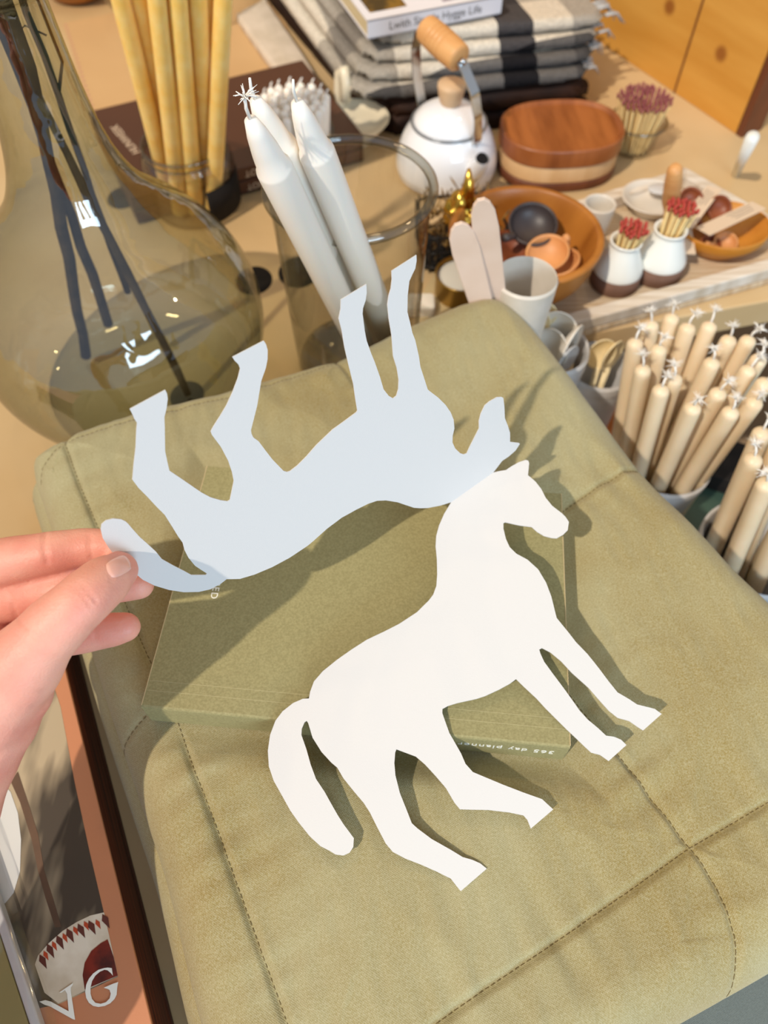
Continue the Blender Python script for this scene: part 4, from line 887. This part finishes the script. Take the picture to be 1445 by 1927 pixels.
tag(obj('dibber', tube(bmesh.new(), P_, [.004, .0050, .0076, .0076, .0064, .0042], 18), M['beech']), 'smooth light wooden handle standing behind the right match bottle', 'handle')
# white match bottles with brown clay foot
def match_bottle(B, s, label, seed, lean):
    t = thing('match_bottle', B, label, 'bottle', 'white match bottles on the tray')
    o = obj('foot', L([(0, 0), (.0235*s, 0), (.0250*s, .002), (.0245*s, .018*s), (0, .018*s)], 48), M['brownclay'], t); o['label'] = 'unglazed brown clay foot'
    obj('body', L(dense([(.0246*s, .0178*s), (.0240*s, .022*s), (.0195*s, .033*s), (.0150*s, .044*s), (.0140*s, .048*s), (.0158*s, .0510*s), (.0152*s, .0525*s), (.0130*s, .0510*s), (.0120*s, .044*s), (.015*s, .03*s), (0, .021*s)], 4), 48), M['whitecer'], t)
    matches('m', B, .022*s, .070*s, .008*s, .0150*s, 30, M['head_red'], 'match with brick red head in the '+label.split(',')[0], 'matches in the '+label.split(',')[0], lean=lean, seed=seed)
match_bottle(atf(1154, 532), .88, 'left white match bottle, shorter', 4, (.003, 0))
match_bottle(atf(1232, 514), .92, 'right white match bottle, taller', 5, (.006, .008))
# amber dish with tags and scoops
B = atf(1346, 464); da = vessel('dish', 'body', B, dense([(r_*.86, z_) for r_, z_ in [(0, .002), (.026, 0), (.030, .002), (.046, .014), (.0495, .024), (.0475, .0252), (.045, .022), (.030, .009), (0, .006)]], 4), M['amber'], 'shallow amber coloured wooden dish with tagged wooden scoops', 'dish', sy=.82, rz=.12)
scoop('scoop', at(1366, 455, .026), .0110, at(1328, 458, .027), M['scoopwood'], 'small light wooden scoop at the front of the amber dish', tilt=(-.1, -.4), hr=.002)
scoop('scoop', at(1338, 458, .024), .010, at(1322, 425, .03), M['redwood'], 'small brown wooden scoop left of the light one in the amber dish', tilt=(.1, -.3), hr=.002)
scoop('scoop', at(1300, 378, .040), .0125, at(1322, 430, .025), M['redwood'], 'small dark brown scoop leaning at the back of the tagged dish', tilt=(.1, -.9), hr=.002)
scoop('scoop', at(1355, 392, .036), .012, at(1335, 440, .022), M['redwood'], 'angular dark brown scoop behind the longest paper tag', tilt=(.2, -.9), hr=.002)
def paper_tag(p_a, p_b, wd, label, lines):
    y = (p_b-p_a); Ls = y.length; y.normalize(); x = y.cross(Vector((0, .2, 1))).normalized(); z = x.cross(y); mm = Matrix((x, y, z)).transposed().to_4x4(); mm.translation = p_a
    t = thing('paper_tag', p_a, label, 'tag', 'kraft tags on the amber dish'); ml = mm.copy(); ml.translation = (0, 0, 0)
    bm = bmesh.new(); box(bm, wd, Ls, .0005, (0, Ls/2, 0), 0, ml); obj('card', bm, M['tag'], t, smooth=False)
    for i in range(lines):
        bm = bmesh.new(); box(bm, .0005, Ls*(.42-.05*i), .0002, (-wd*.28+i*wd*.22, Ls*.70, .0004), 0, ml); obj('printed_line', bm, M['grey_ink'], t, smooth=False)
paper_tag(at(1294, 478, .028), at(1283, 405, .030), .014, 'narrow kraft tag hanging over the left rim of the amber dish', 3)
paper_tag(at(1290, 425, .040), at(1345, 352, .042), .014, 'kraft tag pointing to the back between two brown scoops', 3)
paper_tag(at(1322, 436, .042), at(1428, 386, .046), .017, 'long kraft tag resting across the right of the amber dish', 3)
bm = bmesh.new(); p = at(1262, 398, .012); 

# ------------------------------------------------------------------ wire basket with dried flowers, brass bird, candle tin, kraft card
Bk = at(862, 470); wbk = thing('wire_basket', Bk, 'black wire basket of dried brown seed heads behind the spatulas', 'basket', rz=.15)
for z in (.006, .022, .038):
    bm = bmesh.new(); lo = rounded(.074, .060, .010, 5); tube(bm, [(x, y, z) for x, y in lo]+[(lo[0][0], lo[0][1], z)], .0013, 6); obj('hoop', bm, M['wire'], wbk)
for k in range(14):
    lo = rounded(.074, .060, .010, 5); x, y = lo[int(k*len(lo)/14)]; bm = bmesh.new(); tube(bm, [(x, y, .0), (x*1.04, y*1.04, .042)], .0009, 5); obj('upright', bm, M['wire'], wbk)
bm = bmesh.new(); prism(bm, rounded(.072, .058, .010, 5), .0005, .004); obj('base', bm, M['black'], wbk)
rr = random.Random(12); bm = bmesh.new()
for i in range(260):
    c_ = Vector((rr.uniform(-.032, .032), rr.uniform(-.026, .026), rr.uniform(.010, .050))); 
    d_ = Vector((rr.uniform(-1, 1), rr.uniform(-1, 1), rr.uniform(.1, 1.2))).normalized()*rr.uniform(.006, .016)
    tube(bm, [c_, c_+d_*.6, c_+d_], [.0004, .0012, .0003], 4)
sd_ = obj('dried_flowers', bm, mat('dried_flower', (150, 116, 58), (92, 74, 50), rough=.8, scale=200)); sd_.location = Bk; sd_.rotation_euler = (0, 0, .15); tag(sd_, 'tangle of dried brown and golden seed heads in the wire basket', 'dried flowers', kind='stuff')
# brass ornament
Bo = at(872, 408, .048); bo = thing('brass_ornament', Bo, 'shiny crumpled brass ornament beside the wire basket', 'ornament')
bm = bmesh.new(); bmesh.ops.create_icosphere(bm, subdivisions=4, radius=.016)
for v in bm.verts:
    n_ = noise.noise(v.co*160)*.006+noise.noise(v.co*60)*.006; v.co += v.co.normalized()*n_; v.co.z *= 1.3
obj('body', bm, M['brass'], bo)
bm = bmesh.new(); tube(bm, [(0, 0, .012), (.002, .003, .030), (.001, .004, .044)], [.009, .005, .0015], 12); obj('tip', bm, M['brass'], bo)
bm = bmesh.new(); tube(bm, [(0, 0, -.048), (0, 0, -.008)], [.004, .003], 10); obj('stem', bm, M['brass'], bo)
Bt = at(868, 552); tn = thing('candle_tin', Bt, 'small gold rimmed tin candle with white wax beside the quilt', 'candle')
o = obj('tin', L([(0, 0), (.024, 0), (.0245, .001), (.0245, .022), (.0252, .023), (.0238, .0236), (.0232, .021)], 48), mat('gold_tin', (178, 146, 74), rough=.3, metal=.9), tn)
obj('wax', L([(.0235, .018), (.012, .0185), (0, .0185)], 40), M['whitecer'], tn)
bm = bmesh.new(); kp = [at(775, 622), at(800, 545), at(818, 518), at(862, 590), at(850, 640)]; prism(bm, [(p.x, p.y) for p in kp], .0004, .0022); tag(obj('kraft_card', bm, M['edge'], smooth=False), 'pale kraft card on the table between vase and candle tin', 'card')
# fallen white candle stub behind the hoof
p = at(790, 585); tag(obj('wax_tablet', prism(bmesh.new(), rounded(.026, .020, .004, 4), 0, .012, .002), M['white_wax']), 'small white wax block beside the glass vase', 'wax').location = (p.x, p.y, .0003)

# ------------------------------------------------------------------ pots with spoons on the low cabinet
ZB = ZL+.0005
def pot(pxc, z, Rr, hgt, name, label, cat, m_=None, sc=1):
    c = at(pxc[0], pxc[1], z); B = Vector((c.x, c.y, z-hgt))
    t = vessel(name, 'body', B, dense([(0, .002), (Rr*.70, 0), (Rr*.74, .003), (Rr*.88, hgt*.55), (Rr*.965, hgt*.86), (Rr*.97, hgt*.89), (Rr*1.0, hgt*.90), (Rr*1.01, hgt*.99), (Rr*.985, hgt), (Rr*.95, hgt*.985), (Rr*.86, hgt*.5), (Rr*.68, .006), (0, .005)], 3), m_ or M['greycer'], label, cat)
    return t, B
zr_ = -.012; hp = zr_-ZB
pA, BA = pot((1128, 690), zr_, .0285, hp, 'spoon_pot', 'light grey ceramic pot with two pale spoons beside the candles', 'pot')
pB, BB = pot((1036, 655), zr_+.028, .032, hp+.028, 'spoon_pot', 'light grey ceramic pot of white spoons half hidden by the quilt', 'pot')
def spoon(base, px, py, Ls, m_, label, a_=.0125, face=None, group=None):
    tip = tip_on_ray(px, py, base, Ls); d_ = (tip-base).normalized(); t = thing('spoon', base, label, 'spoon', group)
    view = (Vector((0, 0, H))-tip).normalized()
    if face is not None: view = (view+Vector(face)).normalized()
    y = d_; z = (view-y*view.dot(y)).normalized(); x = y.cross(z); mm = Matrix((x, y, z)).transposed().to_4x4()
    bm = bmesh.new(); n1, n2_ = 14, 28; rings = []
    for i in range(n1+1):
        u = i/n1; ring_ = []
        for j in range(n2_):
            q_ = 2*PI*j/n2_; ring_.append(bm.verts.new((a_*u*math.cos(q_), a_*1.35*u*math.sin(q_), -a_*.42*(1-u*u)))) if i else None
        rings.append(ring_)
    c_ = bm.verts.new((0, 0, -a_*.42))
    for j in range(n2_): bm.faces.new((c_, rings[1][j], rings[1][(j+1) % n2_]))
    for i in range(1, n1):
        for j in range(n2_): bm.faces.new((rings[i][j], rings[i+1][j], rings[i+1][(j+1) % n2_], rings[i][(j+1) % n2_]))
    r_ = bmesh.ops.extrude_face_region(bm, geom=bm.faces[:]); vs_ = [g for g in r_['geom'] if isinstance(g, bmesh.types.BMVert)]; bmesh.ops.translate(bm, vec=(0, 0, -.0012), verts=vs_)
    bmesh.ops.translate(bm, vec=(0, Ls-a_*1.35, 0), verts=bm.verts[:]); bmesh.ops.transform(bm, matrix=mm, verts=bm.verts[:]); obj('spoon_bowl', bm, m_, t)
    bm = bmesh.new(); tube(bm, [(0, 0, 0), (0, Ls*.4, 0), (0, Ls-a_*2.55, -.0012)], [.0024, .0022, .0030], 10); bmesh.ops.transform(bm, matrix=mm, verts=bm.verts[:]); obj('handle', bm, m_, t)
g1 = 'pale spoons in the grey pots'
spoon(BA+Vector((.000, -.006, .006)), 1140, 640, .135, M['spoonyellow'], 'cream oval spoon standing in the right spoon pot, left of two', .0125, (.3, 0, 0), g1)
spoon(BA+Vector((.006, .002, .006)), 1164, 645, .132, M['spoonyellow'], 'cream oval spoon standing in the right spoon pot, right of two', .0125, (.8, 0, 0), g1)
spoon(BB+Vector((0, .004, .006)), 1056, 588, .165, M['spoonwhite'], 'large white spoon standing at the back of the left spoon pot', .0185, None, g1)
spoon(BB+Vector((.008, .0, .006)), 1090, 618, .158, M['spoonwhite'], 'white spoon turned sideways at the right of the left spoon pot', .0170, (1.2, 0, 0), g1)
spoon(BB+Vector((-.004, -.004, .006)), 1046, 622, .155, M['spoonwhite'], 'white spoon in the middle of the left spoon pot', .0160, (-.4, 0, 0), g1)
spoon(BB+Vector((.004, -.010, .006)), 1078, 655, .145, M['greycer'], 'grey white spoon low at the front of the left spoon pot', .0130, (.9, 0, .5), g1)
spoon(BB+Vector((-.006, .006, .006)), 1018, 588, .165, M['spoonyellow'], 'yellowish horn spoon at the far left of the left spoon pot', .0090, None, g1)
spoon(BB+Vector((-.002, .010, .006)), 1032, 572, .168, M['spoonyellow'], 'yellowish horn spoon with tip highest in the left spoon pot', .0085, None, g1)

# ------------------------------------------------------------------ ivory tapers in two big pots
pC, BC = pot((1252, 866), -.030, .0375, -.030-ZB, 'candle_pot', 'light grey ceramic pot crowded with ivory tapers right of the quilt', 'pot')
pD, BD = pot((1428, 1030), -.030, .044, -.030-ZB, 'candle_pot', 'light grey ceramic pot of tapers cut by the right picture edge', 'pot')
c0 = taper('taper_candle', .185, .0072, M['ivory_wax'], 'ivory taper with frayed white wick in the crowded grey pot right of the quilt', group='ivory tapers in the crowded pot')
tips = [(1197, 640), (1211, 690), (1226, 606), (1241, 650), (1246, 728), (1270, 706), (1266, 598), (1296, 606), (1334, 612), (1343, 676), (1306, 762), (1355, 734), (1378, 770), (1383, 632), (1400, 640), (1414, 690), (1430, 672), (1424, 752), (1440, 716)]
cpx = BC+Vector((0, 0, .006))
sg = []
for i, (x, y) in enumerate(tips):
    u = (x-1310)/130; v = (690-y)/90
    base = cpx+Vector((max(-1, min(1, u))*.020, max(-1, min(1, v))*.018, 0)); sg.append((base, tip_on_ray(x, y, base, .185)))
segs0z = cpx.z; sg = relax(sg, .0068, [.185]*len(sg), it=80, cen=BC, Rin=.030)
for i, (base, tip) in enumerate(sg):
    c = c0 if i == 0 else copy_tree(c0); c.matrix_world = aim(base, tip) @ Matrix.Rotation(i*1.7, 4, 'Z')
c1 = taper('taper_candle', .180, .0075, M['ivory_wax'], 'ivory taper with frayed wick in the pot cut by the right picture edge', group='ivory tapers in the pot at the picture edge')
tips = [(1436, 808), (1420, 858), (1443, 905), (1475, 860), (1500, 930), (1480, 800), (1530, 880)]
cpx = BD+Vector((0, 0, .006))
sg = []
for i, (x, y) in enumerate(tips):
    base = cpx+Vector([(-.012, .020, 0), (-.022, .004, 0), (-.010, -.014, 0), (.008, .004, 0), (.015, -.015, 0), (.01, .022, 0), (.024, .006, 0)][i])
    sg.append((base, tip_on_ray(x, y, base, .180)))
segs0z = cpx.z; sg = relax(sg, .0077, [.18]*len(sg), cen=BD, Rin=.030)
for i, (base, tip) in enumerate(sg):
    c = c1 if i == 0 else copy_tree(c1); c.matrix_world = aim(base, tip) @ Matrix.Rotation(i*1.3+.5, 4, 'Z')
p = at(1168, 800, ZL+.018)
ob = thing('orange_board', (p.x, p.y, ZL+.0005), 'orange wooden block standing between spoon pot and candle pot', 'board', rz=.4)
bm = bmesh.new(); prism(bm, rounded(.07, .09, .004, 3), 0, .018, .001); obj('block', bm, M['orange'], ob, smooth=False)
p = at(1395, 930, ZL); kb = thing('black_slab', (p.x, p.y+.02, ZL+.0005), 'low black crate behind the two candle pots', 'slab', rz=-.4)
bm = bmesh.new(); prism(bm, rounded(.10, .05, .004, 3), 0, .02, .001); obj('slab_body', bm, M['black'], kb, smooth=False)  # plain black slab filling the dark area by the candle pots

# ------------------------------------------------------------------ paper goods top left
pt_ = [at(118, 44, .001), at(520, -40, .001), at(560, 128, .001), at(172, 212, .001)]
ps = thing('paper_sheet', (0, 0, 0), 'beige wrapping sheet with a perforated left edge under the brown books', 'paper')
bm = bmesh.new(); prism(bm, [(p.x, p.y) for p in pt_], .0003, .001); obj('sheet', bm, M['kraft'], ps, smooth=False)
e0, e1_ = pt_[0], pt_[3]
bm = bmesh.new(); 
for i in range(20):
    p = e0.lerp(e1_, (i+.5)/20); lathe(bm, [(.0022, 0), (0, 0)], 8, loc=(p.x+.003, p.y, .0012))
obj('perforation', bm, mat('faded_rose', (190, 140, 120), rough=.8), ps)
bm = bmesh.new(); q_ = [at(100, 20, .001), at(112, 20, .001), at(178, 230, .001), at(160, 230, .001)]
# brown books
zc_ = .030
bc = [at(166, 210, zc_), at(522, 124, zc_), at(560, 300, zc_)]
exb = (bc[1]-bc[0]).normalized(); Wb = (at(570, 114, zc_)-bc[0]).length
eyb = Vector((exb.y, -exb.x, 0)); 
ctr = at(495, 305, zc_); Db = abs((ctr-bc[0]).dot(eyb))
for k, (z_a, z_b, lb) in enumerate([(.0015, .0150, 'lower one of the two stacked brown books'), (.0155, .030, 'upper brown book with white lettering on its cover, behind the beeswax jar')]):
    t = thing('brown_book', (bc[0].x, bc[0].y, z_a), lb, 'book', 'brown books'); mt_ = frame((0, 0, 0), exb, UP)
    bm = bmesh.new(); box(bm, Wb, Db, z_b-z_a, (Wb/2, -Db/2, (z_b-z_a)/2), .0006, mt_); obj('cover', bm, M['bookbrown'], t, smooth=False)
    bm = bmesh.new(); box(bm, Wb, .0003, .0008, (Wb/2, -Db-.0001, .0012), 0, mt_); obj('hinge_line', bm, M['black'], t, smooth=False)
    q = (mt_.inverted() @ (at(468, 312, .022)-Vector((bc[0].x, bc[0].y, .022))))
    text_mesh('spine_lettering', 'OVELLIOT', .009, M['tag'], mt_ @ Matrix.Translation((q.x+.012, -Db-.0003, (z_b-z_a)/2)) @ Matrix.Rotation(PI/2, 4, 'X') @ Matrix.Rotation(PI, 4, 'Z'), t)
    if k == 1:
        for (x, y, s_) in ((236, 262, 'HUNWEEK'), (332, 232, 'DANISH')):
            q = (mt_.inverted() @ (at(x, y, z_b)-Vector((bc[0].x, bc[0].y, z_b))))
            text_mesh('cover_lettering', s_, .012, M['tag'], mt_ @ Matrix.Translation((q.x, q.y, z_b-z_a+.0002)) @ Matrix.Rotation(PI/2+.15, 4, 'Z'), t)
# striped towel between sheet and throws
tw = [at(470, 60, .006), at(520, 30, .006), at(640, 190, .006), at(555, 175, .006)]
tl = thing('striped_towel', (0, 0, 0), 'pale linen towel with dark stripe between paper sheet and throws', 'towel')
puff_slab('cloth', rect_loop([at(440, 20, .012), at(500, -10, .012), at(618, 168, .012), at(540, 160, .012)][::-1], 0, .012), .0012, .010, .004, mat('pale_linen', (212, 196, 176), (200, 184, 162), rough=.9, scale=50), tl, NR=30, NP=200, seed=30, wr=.4)
# glass bowl, top left
B = at(318, 28); vessel('glass_bowl', 'body', B, dense([(0, .003), (.035, .002), (.055, .008), (.074, .030), (.080, .055), (.081, .070)], 3), M['glass'], 'round clear glass bowl behind the beeswax tapers', 'bowl', rim=(.0812, .070, .0018))
t = text_mesh('printed_note', 'made in\nDenmark', .010, M['grey_ink'], Matrix.Identity(4), None) if False else None
B = at(150, -12); vessel('wooden_bowl', 'body', B, dense([(0, 0), (.03, 0), (.045, .012), (.055, .032), (.053, .034), (.040, .014), (0, .006)], 3), M['acacia'], 'small orange wooden bowl at the top left picture edge', 'bowl')

# ------------------------------------------------------------------ books lower left
zc_ = .050
r0_, r1_ = at(118, 1240, zc_), at(286, 1927, zc_); ey_ = (r0_-r1_).normalized(); ex_ = Vector((ey_.y, -ey_.x, 0))   # ex_ to the right
Lb = .34; org = r1_-ey_*.05                          # bottom right corner of the cover
t = thing('cookbook', (org.x, org.y, .0005), 'thick copper bordered cookbook with a photographed table setting on its cover', 'book')
mb = frame((0, 0, 0), ex_, UP); Wb = .25
def bbox(bm, x0, x1, y0, y1, z_a, z_b, bev=0): return box(bm, x1-x0, y1-y0, z_b-z_a, ((x0+x1)/2, (y0+y1)/2, (z_a+z_b)/2), bev, mb)
bm = bmesh.new(); bbox(bm, -Wb, -.002, 0, Lb, .002, .0465); obj('pages', bm, M['pages_dark'], t, smooth=False)
bm = bmesh.new(); bbox(bm, -Wb, 0, -.001, Lb+.001, .0468, .0495, .0006); obj('cover', bm, M['copper'], t, smooth=False)
bm = bmesh.new(); bbox(bm, -Wb, -.001, -.001, Lb+.001, 0, .002, .0004); obj('back_cover', bm, M['bookbrown'], t, smooth=False)
ZC = .0495
def loc(px, py):
    q = mb.inverted() @ (at(px, py, zc_)-Vector((org.x, org.y, zc_))); return q.x, q.y
def inlay(name, pts, m_, z=0, parent=t, th=.00012):
    bm = bmesh.new(); P = [loc(*p) for p in pts]; P3 = [mb @ Vector((x, y, ZC+z)) for x, y in P]
    f = bm.faces.new([bm.verts.new(p) for p in P3]); f.normal_update()
    if f.normal.z < 0: f.normal_flip()
    bmesh.ops.triangulate(bm, faces=bm.faces); r = bmesh.ops.extrude_face_region(bm, geom=bm.faces[:])
    for g in r['geom']:
        if isinstance(g, bmesh.types.BMVert): g.co.z += th
    return obj(name, bm, m_, parent, smooth=False)
cloth = mat('printed_cloth', (176, 158, 128), (64, 54, 42), rough=.6, scale=16, stretch=(3.2, .8, 1), detail=3, lo=.40, hi=.58)
inlay('cover_picture', [(84, 1240), (114, 1330), (140, 1470), (168, 1600), (196, 1720), (222, 1838), (110, 1890), (60, 1900), (-60, 1500), (-60, 1240)], cloth, 0)
inlay('printed_ribbon', [(34, 1452), (50, 1500), (72, 1570), (84, 1640), (100, 1690), (116, 1745), (104, 1745), (86, 1690), (72, 1640), (60, 1580), (38, 1510), (20, 1470)], mat('printed_brown', (104, 76, 54), (80, 58, 42), rough=.6, scale=40), .00014)
pc_ = mat('printed_plate', (222, 212, 192), (198, 184, 160), rough=.5, scale=60)
rim_o = [(196, 1717), (170, 1723), (145, 1735), (118, 1752), (92, 1775), (72, 1798), (66, 1815), (84, 1868), (110, 1888), (165, 1862), (222, 1836)]
inlay('printed_plate', rim_o, pc_, .00014)
inlay('printed_plate', [(0, 1470), (20, 1490), (34, 1530), (40, 1580), (38, 1640), (26, 1680), (10, 1700), (-30, 1690), (-60, 1600), (-30, 1480)], mat('printed_white_plate', (206, 206, 202), rough=.5), .0002)
inlay('printed_sauce', [(222, 1836), (214, 1800), (203, 1768), (190, 1775), (172, 1790), (160, 1812), (156, 1835), (160, 1862)], mat('printed_sauce', (62, 16, 12), (120, 34, 18), rough=.4, scale=120), .0003)
red_ = mat('printed_red', (176, 66, 32), rough=.5); drk_ = mat('printed_dark_red', (92, 44, 34), rough=.5)
arc = [(198, 1730), (184, 1737), (172, 1742), (162, 1740), (152, 1748), (142, 1750), (131, 1757), (122, 1763), (112, 1770), (102, 1778), (94, 1786), (86, 1796), (80, 1806)]
for i, (x, y) in enumerate(arc):
    s_ = 8 if i % 2 else 12; dx_, dy_ = .45, .9
    inlay('printed_motif', [(x-dy_*s_*.55, y+dx_*s_*.55), (x+dx_*s_*1.6, y+dy_*s_*1.6), (x+dy_*s_*.55, y-dx_*s_*.55), (x-dx_*s_*.9, y-dy_*s_*.9)], drk_ if i % 2 == 0 else red_, .0003)
G_ = [(211,1822),(204,1821),(196,1822),(186,1825),(176,1832),(168,1842),(163,1853),(161,1866),(163,1878),(168,1887),(176,1893),(186,1895),(198,1893),(208,1888),(216,1880),(220,1872),(221,1860),(222,1853),(223,1848),(214,1851),(200,1857),(196,1859),(203,1861),(207,1863),(209,1870),(207,1879),(200,1886),(190,1889),(180,1887),(174,1880),(171,1870),(171,1858),(174,1846),(180,1836),(188,1829),(197,1825),(203,1826),(209,1831),(213,1836)]
inlay('cover_letter', G_, M['white_ink'], .0005)
N_ = [(112, 1868), (138, 1850), (137, 1854), (134, 1858), (134, 1866), (141, 1912), (142, 1919), (138, 1918), (95, 1894), (85, 1891), (75, 1885), (86, 1882), (97, 1885), (130, 1903), (127, 1870), (123, 1863), (116, 1868)]
inlay('cover_letter', N_, M['white_ink'], .0005)
# plastic wrapped book at the very left
r0_, r1_ = at(-45, 1560, .056), at(78, 1927, .056); ey2 = (r0_-r1_).normalized(); ex2 = Vector((ey2.y, -ey2.x, 0)); o2 = r1_-ey2*.05
t2 = thing('wrapped_book', (o2.x, o2.y, ZC+.0012), 'olive book in clear shrink wrap overlapping the cookbook at the left', 'book')
mb2 = frame((0, 0, 0), ex2, UP)
def b2(bm, x0, x1, y0, y1, z_a, z_b, bev=0): return box(bm, x1-x0, y1-y0, z_b-z_a, ((x0+x1)/2, (y0+y1)/2, (z_a+z_b)/2), bev, mb2)
bm = bmesh.new(); b2(bm, -.16, -.0045, 0, .21, 0, .007, .0008); obj('cover', bm, M['oliveplan'], t2, smooth=False)
bm = bmesh.new(); b2(bm, -.0042, 0, 0, .21, 0, .007, .001); obj('fore_edge', bm, M['greycer'], t2, smooth=False)
bm = bmesh.new(); rr = random.Random(4); NX, NY = 8, 60; G2 = []
for i in range(NX):
    row = []
    for j in range(NY):
        x = -.016+.022*i/(NX-1); y = -.002+.214*j/(NY-1); row.append(bm.verts.new(mb2 @ Vector((x+noise.noise(Vector((y*40, i, 2)))*.0012, y, .0104+noise.noise(Vector((x*300, y*60, 0)))*.0012-max(0, x)*.9))))
    G2.append(row)
for i in range(NX-1):
    for j in range(NY-1): bm.faces.new((G2[i][j], G2[i+1][j], G2[i+1][j+1], G2[i][j+1]))
obj('shrink_wrap', bm, glass('plastic_film', (.96, .96, .96), ior=1.6, rough=.12, edge=(.8, .8, .8)), t2)
text_mesh('cover_lettering', 's', .008, M['white_ink'], mb2 @ Matrix.Translation((.0035, .088, .0125)), t2) if False else None
